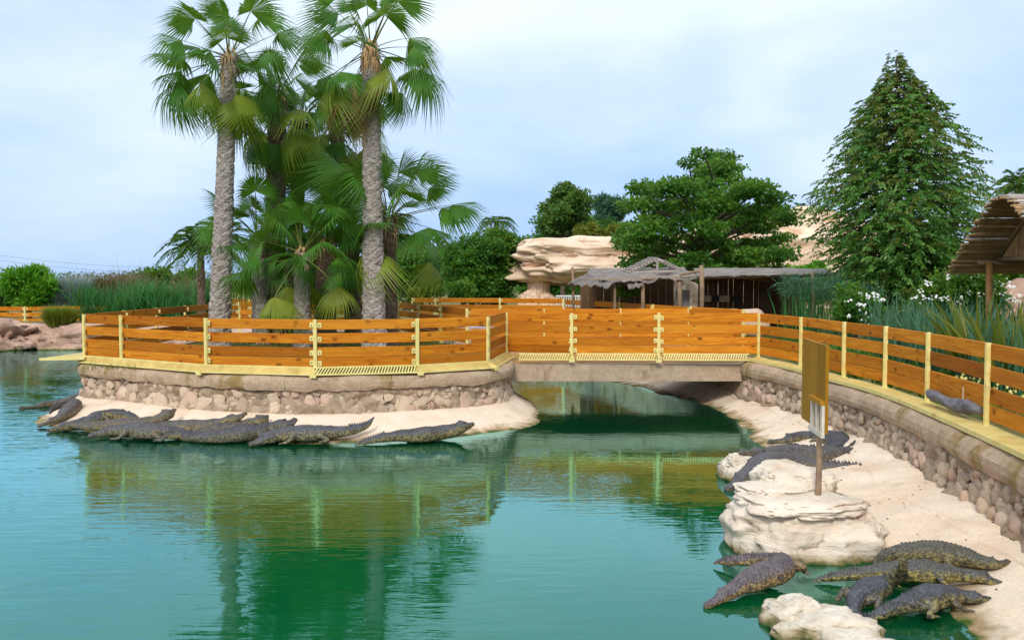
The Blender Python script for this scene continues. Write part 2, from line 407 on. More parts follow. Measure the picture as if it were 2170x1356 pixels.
M['fan'] = mat_leaf('palm_fan_green', [(0, (.20, .34, .025)), (.35, (.09, .28, .022)), (1, (.05, .17, .02))], .40, .42, .36, (.012, .07, .016), .4)
M['fan_old'] = mat_leaf('palm_fan_yellowing', [(0, (.46, .46, .06)), (.4, (.28, .39, .035)), (1, (.14, .28, .022))], .42, .45, .35, (.30, .26, .04))
M['fan_dead'] = mat_leaf('palm_fan_dead', [(0, (.40, .25, .10)), (1, (.20, .12, .05))], .7, .15, .4)
M['petiole'] = mat_plain('petiole_green', (.10, .15, .03), (.2, .2, .05), 5, .5, 0)
M['fibre'] = mat_plain('dry_fibre', (.34, .20, .08), (.52, .35, .18), 20, .85, .3, .01, 'pos')
M['leaf_dark'] = mat_leaf('dark_leaves', [(0, (.024, .10, .012)), (.55, (.058, .20, .018)), (1, (.16, .33, .03))], .5, .35, .12)
M['leaf_mid'] = mat_leaf('mid_green_leaves', [(0, (.028, .115, .010)), (.6, (.065, .20, .016)), (1, (.17, .30, .024))], .5, .33, .3)
M['leaf_olive'] = mat_leaf('olive_leaves', [(0, (.03, .095, .018)), (.55, (.07, .17, .026)), (1, (.16, .24, .04))], .5, .32, .2)
M['leaf_cone'] = mat_leaf('drooping_compound_leaves', [(0, (.035, .125, .026)), (.5, (.09, .26, .035)), (1, (.27, .43, .08))], .42, .35, 0, None, .5)
M['shoot'] = mat_leaf('olive_young_shoots', [(0, (.07, .11, .02)), (.5, (.15, .19, .03)), (1, (.28, .27, .06))], .45, .35, 0)
M['leaf_yellow'] = mat_leaf('yellow_green_leaves', [(0, (.09, .13, .015)), (.6, (.17, .2, .02)), (1, (.28, .24, .04))], .5, .25, .2)
M['leaf_blue'] = mat_leaf('blue_green_leaves', [(0, (.03, .11, .065)), (.6, (.06, .18, .10)), (1, (.13, .26, .14))], .45, .22, .2)
M['leaf_reed'] = mat_leaf('reed_green', [(0, (.014, .12, .03)), (.6, (.035, .21, .05)), (1, (.14, .26, .08))], .5, .22, .2)
M['leaf_grey'] = mat_leaf('grey_grass', [(0, (.24, .32, .34)), (1, (.42, .48, .48))], .6, .2, .1)
M['leaf_brown'] = mat_leaf('brown_plumes', [(0, (.14, .09, .06)), (1, (.32, .21, .14))], .7, .2, .1)
M['leaf_bright'] = mat_leaf('bright_green_leaves', [(0, (.05, .23, .008)), (.6, (.11, .36, .016)), (1, (.20, .42, .03))], .45, .28, .2)
M['flower'] = mat_plain('white_petals', (.80, .80, .76), (.86, .86, .82), 4, .6, 0)
M['flower_y'] = mat_plain('yellow_petals', (.75, .72, .2), (.84, .8, .35), 4, .6, 0)
M['pole'] = mat_plain('weathered_pole', (.20, .13, .08), (.36, .25, .16), 6, .8, .4, .01, 'pos')
M['pole_orange'] = mat_plain('varnished_pole', (.30, .14, .04), (.46, .24, .08), 6, .5, .3, .01, 'obj')
M['reed'] = mat_plain('dry_reed', (.34, .19, .075), (.56, .38, .2), 5, .75, .4, .006, 'pos', 30, .25, .6)
M['reed_grey'] = mat_plain('sun_bleached_reed', (.40, .34, .30), (.60, .53, .48), 5, .8, .4, .006, 'pos', 30, .25, .5)
M['shed_wood'] = mat_plain('dark_shed_boards', (.085, .045, .022), (.16, .085, .045), 4, .8, .3, .01, 'pos')
M['shed_band'] = mat_plain('orange_shed_band', (.22, .09, .02), (.32, .14, .04), 4, .7, .2, .01, 'pos')
M['roof'] = mat_plain('grey_reed_roof', (.18, .15, .135), (.34, .30, .27), 2, .8, .5, .02, 'pos', 18)
M['white'] = mat_plain('white_paint', (.70, .66, .62), (.80, .77, .73), 6, .6, .1, .004, 'pos')
M['driftwood'] = mat_rock('grey_driftwood', (.10, .09, .10), (.24, .23, .25), (.38, .37, .38), 5, 'obj', .9)
M['signframe'] = mat_plain('pale_weathered_slat', (.62, .55, .45), (.76, .70, .60), 8, .8, .3, .005)
M['wire'] = mat_plain('power_wire', (.16, .18, .21), (.2, .22, .25), 3, .6, 0)
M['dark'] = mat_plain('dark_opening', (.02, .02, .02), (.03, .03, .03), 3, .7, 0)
M['hill'] = mat_plain('far_scrub', (.10, .13, .10), (.16, .19, .15), .2, .95, 0, 0, 'pos')

# ------------------------------------------------------------------ layout curves (metres; x right, y away)
ISL_POSTS = [(-9.0, 18.9), (-7.93, 18.23), (-5.74, 16.86), (-3.59, 16.35), (-1.79, 16.8), (-.5, 17.6), (-.15, 20.0)]
ISL_CTRL = [(-9.05, 20.6), (-9.0, 18.95), (-7.93, 18.2), (-5.74, 16.86), (-3.59, 16.35), (-1.79, 16.8), (-.62, 17.5), (-.22, 18.3), (-.2, 20.0), (-.75, 22.3), (-2.2, 26.0), (-3.5, 28.6), (-4.6, 30.0), (-7.5, 30.2), (-8.9, 29.4), (-9.05, 26)]
ISL = catmull([(x, y, 0) for x, y in ISL_CTRL], 720, True)
def normals(pts, closed):
    n = len(pts); o = []
    for i in range(n):
        if closed: t = pts[(i + 1) % (n - 1)] - pts[(i - 1) % (n - 1)]
        else: t = pts[min(i + 1, n - 1)] - pts[max(i - 1, 0)]
        o.append(Vector((t.y, -t.x, 0)).normalized())
    return o
ISLN = normals(ISL, True)          # outward: the outline runs counter-clockwise seen from above
def sm(x, a_, b_):
    t = min(max((x - a_) / (b_ - a_), 0), 1); return t * t * (3 - 2 * t)

BANK_FENCE = [(4.6, 4.5), (4.95, 6.5), (5.25, 8.4), (5.52, 10.3), (5.76, 12.3), (5.84, 13.9), (5.75, 15.4), (5.65, 17.4), (5.35, 19.3)]
BW = catmull([(x, y, 0) for x, y in [(4.0, 2.5), (4.3, 4.5), (4.65, 6.5), (4.95, 8.4), (5.22, 10.3), (5.46, 12.3), (5.55, 13.9), (5.48, 15.4), (5.33, 17.4), (5.06, 19.0), (5.0, 20.6), (4.3, 23.7), (2.3, 30), (1.0, 33.2)]], 260)
BWN = [-v for v in normals(BW, False)]         # towards the water
BL = catmull([(x, y, 0) for x, y in [(2.9, 2.5), (3.2, 4.5), (3.55, 6.6), (3.85, 8.1), (3.3, 9.3), (3.1, 11), (3.4, 12.5), (4.1, 14.2), (4.2, 15.9), (4.45, 17.6), (4.4, 19.0), (4.05, 20.6), (2.95, 23.7), (1.2, 29.6), (.2, 32.2)]], 260)
# match stations by distance away rather than by arc length
def at_y(curve, y):
    for i in range(len(curve) - 1):
        if curve[i].y <= y <= curve[i + 1].y:
            t = (y - curve[i].y) / max(curve[i + 1].y - curve[i].y, 1e-6); return curve[i].lerp(curve[i + 1], t)
    return curve[-1] if y > curve[-1].y else curve[0]

# ------------------------------------------------------------------ ground, pond, banks
from mathutils.geometry import tessellate_polygon
hole = [Vector((p.x, p.y, 0)) for p in BW] + [Vector(p + (0,)) for p in [(-2, 34), (-9, 35.3), (-13, 36.0), (-18, 36.5), (-26, 37.5), (-38, 33), (-40, -6), (4.0, -6)]]
outer = [Vector(p + (0,)) for p in [(-1500, -1500), (1500, -1500), (1500, 1500), (-1500, 1500)]]
tri = tessellate_polygon([outer, hole]); allv = outer + hole
mb = MB(); mb.add([Vector((v.x, v.y, 1.0)) for v in allv], [tuple(t) for t in tri])
g = make('ground', mb, M['grass']); tag(g, kind='structure')
for p in g.data.polygons:
    if p.normal.z < 0: p.flip()
mb = MB(); isl_in = [p - n * .12 for p, n in zip(ISL, ISLN)][:-1]
mb.add([Vector((p.x, p.y, 1.0)) for p in isl_in], [tuple(range(len(isl_in)))])
g = make('island_ground', mb, M['grass']); tag(g, kind='structure')
mb = MB(); mb.add([(-60, -20, -1.65), (30, -20, -1.65), (30, 60, -1.65), (-60, 60, -1.65)], [(0, 1, 2, 3)])
tag(make('pond_bottom', mb, M['bottom']), kind='structure')
mb = MB(); mb.add([(-44, -8, 0), (6.5, -8, 0), (6.5, 40, 0), (-44, 40, 0)], [(0, 1, 2, 3)])
tag(make('pond_water', mb, M['water']), kind='structure')
# far shore skirt
mb = MB(); far = [Vector(p + (0,)) for p in [(1.0, 33.2), (-2, 34), (-9, 35.3), (-13, 36.0), (-18, 36.5), (-26, 37.5), (-38, 33), (-40, -6), (4.0, -6), (4.0, 2.5)]]
far = resample(far, 160); fn = normals(far, False)
rows = []
for off, z in ((-.02, 1.0), (.25, .9), (.6, .35), (1.2, -.1), (2.5, -.7), (4, -1.7)):
    rows.append([Vector((p.x - n.x * off, p.y - n.y * off, z + (.08 * fbm(Vector((p.x, p.y, z)) * .8)))) for p, n in zip(far, fn)])
mb.loft(rows, False, False); tag(make('far_bank', mb, M['rock_pink'], smooth=True), kind='structure')

# island: sand-coloured apron under the wall
def apron_w(p, n): return .62 + .5 * max(0, min(1, -n.y * 1.4)) + .42 * sm(-p.x, 5.5, 7.6) * max(0, -n.y) ** 2 - .12 * sm(p.x, -1.6, -.6) - 1.0 * max(0, -n.x) * max(0, -n.y) * sm(-p.x, 8.2, 9.0)
def isl_apron(i, u):
    """point of the island apron: u = 0 at the wall, 1 at the water line, beyond 1 under water"""
    p, n = ISL[i], ISLN[i]; w_ = apron_w(p, n); s = .16 + (w_ - .0) * u
    z = .335 * (1 - u) ** 1.25 if u <= 1 else -(u - 1) * .55
    q = p + n * s; q.z = z + .03 * fbm(Vector((q.x, q.y, 0)) * 1.3, 4) * (1 if u > .05 else 0) ; return q
mb = MB(); us = [-.06, 0, .06, .13, .2, .28, .36, .45, .54, .63, .72, .8, .87, .93, .97, 1.0, 1.04, 1.1, 1.2, 1.4, 1.8, 2.5, 4.2]
mb.loft([[isl_apron(i, max(u, 0)) if u >= 0 else isl_apron(i, 0) - ISLN[i] * .08 for i in range(len(ISL))] for u in us], False, False)
tag(make('island_sand_apron', mb, M['sand'], smooth=True, center=False), kind='structure')
# right bank beach
SEAM = .30
def bank_pt(y, u, waterx=True):
    a_ = at_y(BW, y); b_ = at_y(BL, y); n = BWN[min(range(0, 260, 4), key=lambda k: abs(BW[k].y - y))]
    if u <= 1: q = a_.lerp(b_, u); z = .36 * (1 - u) ** 1.25
    else: q = b_ + n * (u - 1) * 1.0; z = -(u - 1) * (.24 if y < 9.5 else .42)
    if .0 < u < .5: z -= .03 * math.exp(-((u - SEAM) / .011) ** 2)
    if .02 < u < SEAM: z -= .007 * math.exp(-(((y + .2 * math.sin(y)) % 1.45 - .7) / .05) ** 2)
    q.z = z + .05 * fbm(Vector((q.x, q.y, 3)) * 1.3, 5) * (0 if u <= 0 else 1); return q
ys = [2.5 + (33.2 - 2.5) * i / 520 for i in range(521)]
us = [-.08] + sorted([i * .02 for i in range(0, 26)] + [.285, .291, .295, .305, .309, .315]) + [.55, .6, .66, .72, .78, .84, .9, .94, .97, 1.0, 1.05, 1.12, 1.25, 1.5, 2, 3, 5, 9]
rows = []
for u in us:
    rows.append([bank_pt(y, max(u, 0)) + (Vector((.12, 0, 0)) if u < 0 else Vector()) for y in ys])
mb = MB(); mb.loft(rows, False, False)
tag(make('sand_beach', mb, M['sand'], smooth=True, center=False), kind='structure')

# ------------------------------------------------------------------ stone-faced retaining walls
STONES = []
for k_ in range(14):
    rs_ = random.Random(k_ + 50); bm = bmesh.new()
    for _ in range(15):
        v = Vector((rs_.gauss(0, 1), rs_.gauss(0, 1), rs_.gauss(0, 1))).normalized()
        v = Vector([math.copysign(abs(a_) ** .75, a_) for a_ in v]) * rs_.uniform(.88, 1.08); bm.verts.new(v)
    h_ = bmesh.ops.convex_hull(bm, input=bm.verts); bmesh.ops.delete(bm, geom=[v for v in bm.verts if not v.link_faces], context='VERTS')
    bmesh.ops.bevel(bm, geom=bm.edges[:], offset=.09, segments=1, affect='EDGES', profile=.6)
    me = bpy.data.meshes.new('stone'); bm.to_mesh(me); bm.free()
    me.polygons.foreach_set('use_smooth', [True] * len(me.polygons)); STONES.append(me)
def stone_mesh(k_, m):
    key = (k_, m)
    if key not in _sm:
        me = STONES[k_].copy(); me.materials.append(M[m]); _sm[key] = me
    return _sm[key]
_sm = {}
def wall_build(label, path, nrm, i0, i1, prof_cop, prof_core, rows, cop_step, seed, zone=None, grey=.3, closed=False):
    """coping blocks on a recessed rubble core with single field stones set in it"""
    rnd = random.Random(seed); mid = path[(i0 + i1) // 2]
    t = thing('stone_wall', (mid.x, mid.y, .3), label, 'wall', 'stone-faced retaining walls')
    # rubble core
    mb = MB(); rws = []
    for s, z in prof_core:
        r_ = []
        for i in range(i0, i1 + 1):
            q = path[i] + nrm[i] * s; k2 = fbm(Vector((q.x * 3.1, q.y * 3.1, z * 5)), 4)
            q = q + nrm[i] * (.075 * k2 + .03 * fbm(Vector((q.x * 11, q.y * 11, z * 11)), 2)) ; q.z = z; r_.append(q)
        rws.append(r_)
    mb.loft(rws, False, False); make('rubble_core', mb, M['mortar'], t, smooth=True)
    # coping, cut into blocks
    i = i0
    while i < i1:
        j = min(i1, i + cop_step + rnd.randint(-2, 3))
        if i1 - j < 4: j = i1
        mb = MB(); rws = []
        for ii in range(i, j + 1):
            p, n = path[ii], nrm[ii]; sh = 0
            if ii == j and j < i1: p = path[ii].lerp(path[ii - 1], .12)
            r_ = []
            for s, z in prof_cop:
                q = p + n * s; q.z = z
                d = fbm(Vector((q.x * 1.7, q.y * 1.7, z * 2.5)), 4) * .022 + fbm(Vector((q.x * 9, q.y * 9, z * 9)), 2) * .007
                if z < .79: q.z += .045 * fbm(Vector((q.x * 2.3, q.y * 2.3, 4)), 4)
                r_.append(q + n * d * (1.4 if s > -.05 else 0) + Vector((0, 0, d * .4)))
            rws.append(r_)
        mb.loft(rws, True, True); make('coping_block', mb, M['concrete'], t, smooth=False)
        i = j
    # stones
    arc = [0.0]
    for i in range(i0 + 1, i1 + 1): arc.append(arc[-1] + (path[i] - path[i - 1]).length)
    cnt = 0
    for z0, zs, wmin, wmax, depth in rows:
        s = rnd.uniform(0, .1)
        while s < arc[-1]:
            w_ = rnd.uniform(wmin, wmax); h_ = w_ * rnd.uniform(.45, 1.0)
            k2 = min(range(len(arc)), key=lambda q: abs(arc[q] - s - w_ / 2)); i = i0 + k2
            if not zone or zone(path[i]):
                z = z0 + rnd.uniform(-zs, zs); q = path[i] + nrm[i] * (depth - .035 + rnd.uniform(-.045, .02)); q.z = z
                ang = math.atan2(nrm[i].y, nrm[i].x)
                rot = Matrix.Rotation(ang, 3, 'Z') @ Matrix.Rotation(rnd.uniform(-.5, .5), 3, 'X')
                r = rnd.random(); mt = 'stone' if r > grey + .2 else ('stone_pink' if r > grey else 'stone_grey')
                o = inst('stone', stone_mesh(rnd.randrange(14), mt), q, t, rot.to_quaternion(), (.06 + .05 * w_, w_ * .60, h_ * .62)); cnt += 1
            s += w_ * rnd.choice((.85, .92, 1.0, 1.15, 1.5))
    return t, cnt
cop_isl = [(-.16, 1.02), (.05, 1.03), (.15, 1.0), (.185, .95), (.195, .90), (.19, .82), (.17, .765), (-.1, .755)]
core_isl = [(.13, .80)] + [(float(np.interp(z, [.20, .28, .40, .47, .55, .62, .69], [.2, .15, .11, .09, .08, .085, .10])), z) for z in np.linspace(.77, .20, 22)]
near = [i for i, p in enumerate(ISL) if p.y < 22.4 and (p.x < -8.2 or p.y < 19.2 or p.x > -1.6)]
# the outline starts on the left side; the part in view runs from index 0 to the channel
iend = max(i for i in range(0, 520) if ISL[i].y < 22.3 and i < 430)
ISTAT = wall_build('curved stone wall carrying the palm island, rough render above field stones', ISL, ISLN, 0, iend, cop_isl, core_isl,
           [(.71, .03, .10, .22, .10), (.62, .035, .15, .30, .095), (.52, .03, .18, .38, .10), (.43, .03, .20, .40, .115), (.35, .02, .14, .30, .14)], 33, 11, lambda p: p.y < 20.2 and p.x > -9.02, .32)
# rest of the island wall (far sides)
mb = MB(); mb.loft([[ISL[i] + ISLN[i] * s + Vector((0, 0, z)) for i in list(range(iend, len(ISL)))] for s, z in [(-.16, 1.02), (.15, 1.01), (.19, .9), (.15, .5), (.2, .25)]], False, False)
tag(make('retaining_wall', mb, M['concrete'], smooth=True), 'plain rendered wall round the far side of the palm island', 'wall', 'stone-faced retaining walls')
cop_bank = [(-.3, 1.03), (-.08, 1.04), (.02, 1.02), (.08, .975), (.12, .91), (.13, .83), (.11, .76), (.07, .72), (-.2, .71)]
core_bank = [(.06, .76)] + [(float(np.interp(z, [.27, .35, .42, .5, .57, .64], [.17, .12, .085, .06, .05, .06])), z) for z in np.linspace(.74, .25, 20)]
jb0 = min(range(260), key=lambda k: abs(BW[k].y - 5.0)); jb1 = min(range(260), key=lambda k: abs(BW[k].y - 19.2))
BSTAT = wall_build('long rough stone wall above the sandy beach, under the right-hand fence', BW, BWN, jb0, jb1, cop_bank, core_bank,
           [(.66, .03, .10, .20, .075), (.57, .03, .12, .24, .085), (.47, .03, .16, .32, .105), (.38, .025, .14, .28, .14)], 7, 5, lambda p: p.y > 6.5, .62)
mb = MB(); mb.loft([[BW[i] + BWN[i] * s + Vector((0, 0, z)) for i in range(jb1, 260)] for s, z in [(-.3, 1.03), (0, 1.03), (.12, .9), (.08, .5), (.16, .27)]], False, False)
tag(make('retaining_wall', mb, M['concrete'], smooth=True), 'plain rendered wall of the channel behind the footbridge', 'wall', 'stone-faced retaining walls')

# ------------------------------------------------------------------ footbridge
bt = thing('footbridge', (2.4, 20.6, .6), 'concrete footbridge beam spanning the channel between island and bank', 'bridge')
mb = MB()
def slab(mb, x0, x1, y0, y1, z0, z1, nx=40, mi=0):
    rings = []
    for i in range(nx + 1):
        x = x0 + (x1 - x0) * i / nx
        d = .012 * fbm(Vector((x * 1.3, y0, 0)))
        rings.append([(x, y0 - d, z0), (x, y0 - d * .4, z1), (x, y1, z1), (x, y1, z0)])
    mb.loft(rings, True, True, mi)
slab(mb, -.2, 5.35, 19.28, 19.62, .585, .955); make('front_beam', mb, M['beam'], bt)
mb = MB(); slab(mb, -.75, 5.25, 22.15, 22.45, .59, .955); make('rear_beam', mb, M['beam'], bt)
mb = MB(); slab(mb, -.4, 5.4, 19.66, 22.11, .80, .97); make('deck_slab', mb, M['deck'], bt)

# ------------------------------------------------------------------ timber fences with cream steel posts
BOARDS = [(.815, .995), (.56, .74), (.302, .485), (.115, .294)]
_bm = {}
def board_mesh(l, h):
    key = (round(l, 2), round(h, 3))
    if key not in _bm:
        l_, h_ = key; t_ = .032; c_ = .005
        mb = MB(); rings = []
        for x in (-l_ / 2, l_ / 2):
            rings.append([(x, -t_ / 2, -h_ / 2 + c_), (x, -t_ / 2, h_ / 2 - c_), (x, -t_ / 2 + c_, h_ / 2), (x, t_ / 2 - c_, h_ / 2), (x, t_ / 2, h_ / 2 - c_), (x, t_ / 2, -h_ / 2 + c_), (x, t_ / 2 - c_, -h_ / 2), (x, -t_ / 2 + c_, -h_ / 2)])
        mb.loft(rings, True, True)
        me = bpy.data.meshes.new('board'); me.from_pydata([v[:] for v in mb.v], [], mb.f); me.materials.append(M['board']); _bm[key] = me
    return _bm[key]
mb = MB(); mb.box((0, 0, 0), (.075, .007, .095)); mb.box((.0, -.0062, -.008), (.017, .006, .024), None, 1)
BRACKET = bpy.data.meshes.new('bracket'); BRACKET.from_pydata([v[:] for v in mb.v], [], mb.f); set_mats(BRACKET, [M['yellow'], M['bolt']]); BRACKET.polygons.foreach_set('material_index', mb.m)
_pm = {}
def post_mesh(h):
    h = round(h, 3)
    if h not in _pm:
        mb = MB(); mb.box((0, 0, h / 2), (.062, .05, h)); mb.box((0, -.0275, h / 2), (.018, .005, h - .02)); mb.box((0, 0, .03), (.13, .075, .05))
        me = bpy.data.meshes.new('post'); me.from_pydata([v[:] for v in mb.v], [], mb.f); me.materials.append(M['yellow']); _pm[h] = me
    return _pm[h]
def fence(label, pts, side, z=ZF, boards=BOARDS, h=1.0, sides='both', skip_first=False, skip_last=False, rnd=random.Random(3)):
    """pts: post positions; side = +1 when the outer (bracket) face lies to the right of the walking direction"""
    mid = pts[len(pts) // 2]
    t = thing('timber_fence', (mid[0], mid[1], z), label, 'fence', 'timber fences round the crocodile pond')
    pv = [Vector((p[0], p[1], 0)) for p in pts]
    for i, p in enumerate(pv):
        a_ = pv[max(i - 1, 0)]; b_ = pv[min(i + 1, len(pv) - 1)]; d = (b_ - a_).normalized()
        d0 = (p - a_).normalized() if i else d; d1 = (b_ - p).normalized() if i < len(pv) - 1 else d
        out_ = Vector((d.y, -d.x, 0)) * side
        ang = math.atan2(out_.y, out_.x) + math.pi / 2        # local -Y faces outwards
        if (i == 0 and skip_first) or (i == len(pv) - 1 and skip_last): pass
        else:
            po = inst('post', post_mesh(h), p + out_ * .035 + Vector((0, 0, z + rnd.uniform(-.006, .006))), t, Matrix.Rotation(ang + rnd.uniform(-.03, .03), 3, 'Z').to_quaternion())
            for (lo, hi) in boards:
                for s, dd, ok in ((-1, d0, i > 0), (1, d1, i < len(pv) - 1)):
                    if not ok or (sides == 'next' and s < 0): continue
                    o2 = Vector((dd.y, -dd.x, 0)) * side; an2 = math.atan2(o2.y, o2.x) + math.pi / 2
                    q = p + dd * s * .068 + o2 * .024; q.z = z + (lo + hi) / 2 + rnd.uniform(-.012, .012)
                    inst('bracket', BRACKET, q, po, Matrix.Rotation(an2, 3, 'Z').to_quaternion())
        if i < len(pv) - 1:
            dd = (pv[i + 1] - p); ln = dd.length; dd.normalize(); an2 = math.atan2(dd.y, dd.x)
            for (lo, hi) in boards:
                c = (p + pv[i + 1]) / 2; c.z = z + (lo + hi) / 2 + rnd.uniform(-.006, .006)
                rot = Matrix.Rotation(an2, 3, 'Z') @ Matrix.Rotation(rnd.uniform(-.0035, .0035), 3, 'Y') @ Matrix.Rotation(rnd.uniform(-.05, .05), 3, 'X')
                inst('board', board_mesh(ln - .03 - rnd.random() * .02, hi - lo + rnd.choice((-.006, 0, .006))), c, t, rot.to_quaternion())
    return t
fence('curved orange fence along the front edge of the palm island', ISL_POSTS, 1)
fence('straight orange fence on the near side of the footbridge', [(-.15, 20.0), (1.30, 19.42), (3.18, 19.42), (5.35, 19.3)], 1, skip_first=True, skip_last=True)
fence('orange fence on the right above the sandy beach', BANK_FENCE, -1, sides='next')
fence('receding orange fence along the left side of the island', [(-9.0, 18.9), (-9.03, 20.9), (-9.05, 22.9), (-9.05, 24.9), (-9.0, 27.0)], -1, skip_first=True)
fence('back fence of the island seen between the palm trunks', [(-9.0, 29.6), (-7.6, 29.9), (-6.2, 29.9), (-4.8, 29.6), (-3.6, 28.8)], -1)
fence('fence on the right inner side of the island, behind the curved one', [(-3.55, 28.5), (-2.7, 26.4), (-1.9, 24.4), (-1.1, 22.45)], 1)
fence('fence on the far side of the footbridge', [(-1.05, 22.4), (.8, 22.3), (2.7, 22.3), (4.4, 22.35), (5.6, 22.4)], -1, skip_first=True)
fence('fence on the far shore behind the footbridge, below the mushroom rock', [(-3.8, 34.3), (-2.9, 34.1), (-.45, 33.9), (1.9, 33.0)], 1, z=1.08)
fence('fence slanting from the far shore to the bridge, before the reed-roofed shelter', [(1.95, 32.9), (2.75, 30.6), (3.45, 28.4), (4.15, 26.2), (4.85, 24.2), (5.7, 22.0)], 1, skip_first=True)
fence('low fence on the far left shore behind the pinkish rocks', [(-23, 38.4), (-20.75, 38.2), (-17.6, 38.9)], 1, z=.62)
fence('short fence behind the reeds at the back left of the pond', [(-12.2, 37.5), (-10.9, 37.3), (-9.5, 37.3)], 1, z=.95)

# ------------------------------------------------------------------ cream steel ledges under the fences
def ledge_skirt(label, pts, nrm_out, spans, foot, group='cream steel ledges under the fences'):
    """a sloping skirt hung outside the fence feet: folded lip, sheet or bar grating between gussets"""
    mid = pts[len(pts) // 2]
    t = thing('steel_ledge', (mid.x, mid.y, ZF), label, 'ledge', group)
    zt, zb, wo = ZF + .125, ZF + .02, .22
    for (i0, i1, kind) in spans:
        seg = list(range(i0, i1 + 1))
        mb = MB(); mb.loft([[pts[i] + nrm_out[i] * s + Vector((0, 0, z)) for s, z in ((.055, zt - .012), (.055, zt + .012), (.085, zt + .012), (.085, zt - .012))] for i in seg], True, True)
        make('lip', mb, M['yellow'], t)
        mb = MB(); mb.loft([[pts[i] + nrm_out[i] * s + Vector((0, 0, z)) for s, z in ((wo - .03, zb - .028), (wo - .03, zb), (wo, zb), (wo, zb - .028))] for i in seg], True, True)
        make('lower_rail', mb, M['yellow'], t)
        if kind == 'sheet':
            mb = MB(); mb.loft([[pts[i] + nrm_out[i] * s + Vector((0, 0, z)) for s, z in ((.087, zt - .01), (wo - .031, zb - .004), (wo - .031, zb - .012), (.087, zt - .02))] for i in seg], True, True)
            make('sheet_panel', mb, M['yellow3'], t)
        else:
            length = sum((pts[i + 1] - pts[i]).length for i in range(i0, i1)); nb = int(length / .052)
            line = resample([pts[i] + nrm_out[i] * .087 + Vector((0, 0, zt - .014)) for i in seg], nb + 1)
            low = resample([pts[i] + nrm_out[i] * (wo - .03) + Vector((0, 0, zb - .004)) for i in seg], nb + 1)
            for k2 in range(nb - 1):
                a_, b_ = line[k2 + 1], low[k2]
                d = (b_ - a_); up = Vector((0, 0, 1)); sd_ = d.cross(up).normalized() * .011; nn = sd_.cross(d).normalized() * .004
                mb = MB(); mb.loft([[q - sd_ - nn, q + sd_ - nn, q + sd_ + nn, q - sd_ + nn] for q in (a_, b_)], True, True)
                make('grating_bar', mb, M['yellow'], t)
            mb = MB(); mb.loft([[pts[i] + nrm_out[i] * s + Vector((0, 0, z)) for s, z in ((.02, zb - .03), (wo - .035, zb - .035))] for i in seg], False, False)
            make('drip_plate', mb, M['bolt'], t)
    for f in foot:
        p, n = pts[f], nrm_out[f]; tg = Vector((-n.y, n.x, 0))
        mb = MB(); base = [p + n * .06 + Vector((0, 0, zt - .03)), p + n * (wo + .03) + Vector((0, 0, zb + .012)), p + n * (wo + .03) + Vector((0, 0, zb - .07)), p + n * .06 + Vector((0, 0, zb - .07))]
        mb.loft([[q + tg * s for q in base] for s in (-.006, .006)], True, True)
        mb.box(p + n * (wo + .036) + Vector((0, 0, zb - .03)), (.12, .008, .07), Matrix.Rotation(math.atan2(n.y, n.x) + math.pi / 2, 3, 'Z'))
        make('gusset', mb, M['yellow'], t)
    return t
# island: follow the straight fence spans
fp = [Vector((x, y, 0)) for x, y in ISL_POSTS]
dense = []
for k_ in range(len(fp) - 1): dense += [fp[k_].lerp(fp[k_ + 1], j / 12) for j in range(12)]
dense.append(fp[-1]); dn = normals(dense, False)
for _ in range(3): dn = [(dn[max(i - 1, 0)] + dn[i] + dn[min(i + 1, len(dn) - 1)]).normalized() for i in range(len(dn))]
ledge_skirt('curved cream ledge along the foot of the island fence', dense, dn, [(0, 24, 'sheet'), (24, 36, 'sheet'), (36, 48, 'grating'), (48, 60, 'sheet'), (60, 72, 'sheet')], [24, 36, 48, 60])
br = [Vector((.15, 19.45, 0)).lerp(Vector((5.1, 19.30, 0)), i / 48) for i in range(49)]
ledge_skirt('straight cream grating ledge along the foot of the bridge fence', br, [Vector((0, -1, 0))] * 49, [(0, 11, 'grating'), (12, 29, 'grating'), (30, 48, 'grating')], [11, 29])
# flat pointed plate at the island's left tip
t = thing('steel_ledge', (-9.3, 19.6, ZF), 'flat pointed cream steel plate at the left tip of the island', 'ledge', 'cream steel ledges under the fences')
mb = MB(); tip = [(-9.72, 18.42), (-8.9, 18.62), (-8.95, 22.5), (-9.3, 22.5)]
mb.loft([[Vector((x, y, z)) for x, y in tip] for z in (ZF + .075, ZF + .105)], True, True); make('plate', mb, M['yellow2'], t)
mb = MB(); mb.loft([[Vector((x, y, z)) for x, y in ((-9.735, 18.40), (-8.9, 18.60), (-8.9, 18.615), (-9.72, 18.415))] for z in (ZF + .06, ZF + .118)], True, True); make('rim', mb, M['yellow'], t)
# right bank: broad flat ledge in front of the fence
bf = catmull([(x, y, 0) for x, y in BANK_FENCE], 120); bn = [-v for v in normals(bf, False)]
t = thing('steel_ledge', (5.5, 11, ZF), 'broad flat cream ledge along the foot of the right-hand fence', 'ledge', 'cream steel ledges under the fences')
cuts = list(range(0, 120, 17)) + [119]
for a_, b_ in zip(cuts[:-1], cuts[1:]):
    mb = MB(); mb.loft([[bf[i] + bn[i] * s + Vector((0, 0, z + .004 * math.sin(i * .7))) for s, z in ((-.02, ZF + .05), (.31, ZF + .035), (.31, ZF + .012), (-.02, ZF + .02))] for i in range(a_, b_ + 1)], True, True)
    make('ledge_plate', mb, M['yellow2'], t)
mb = MB(); mb.loft([[bf[i] + bn[i] * s + Vector((0, 0, z)) for s, z in ((.313, ZF - .012), (.313, ZF + .045), (.328, ZF + .045), (.328, ZF - .012))] for i in range(120)], True, True)
make('lip', mb, M['yellow'], t)

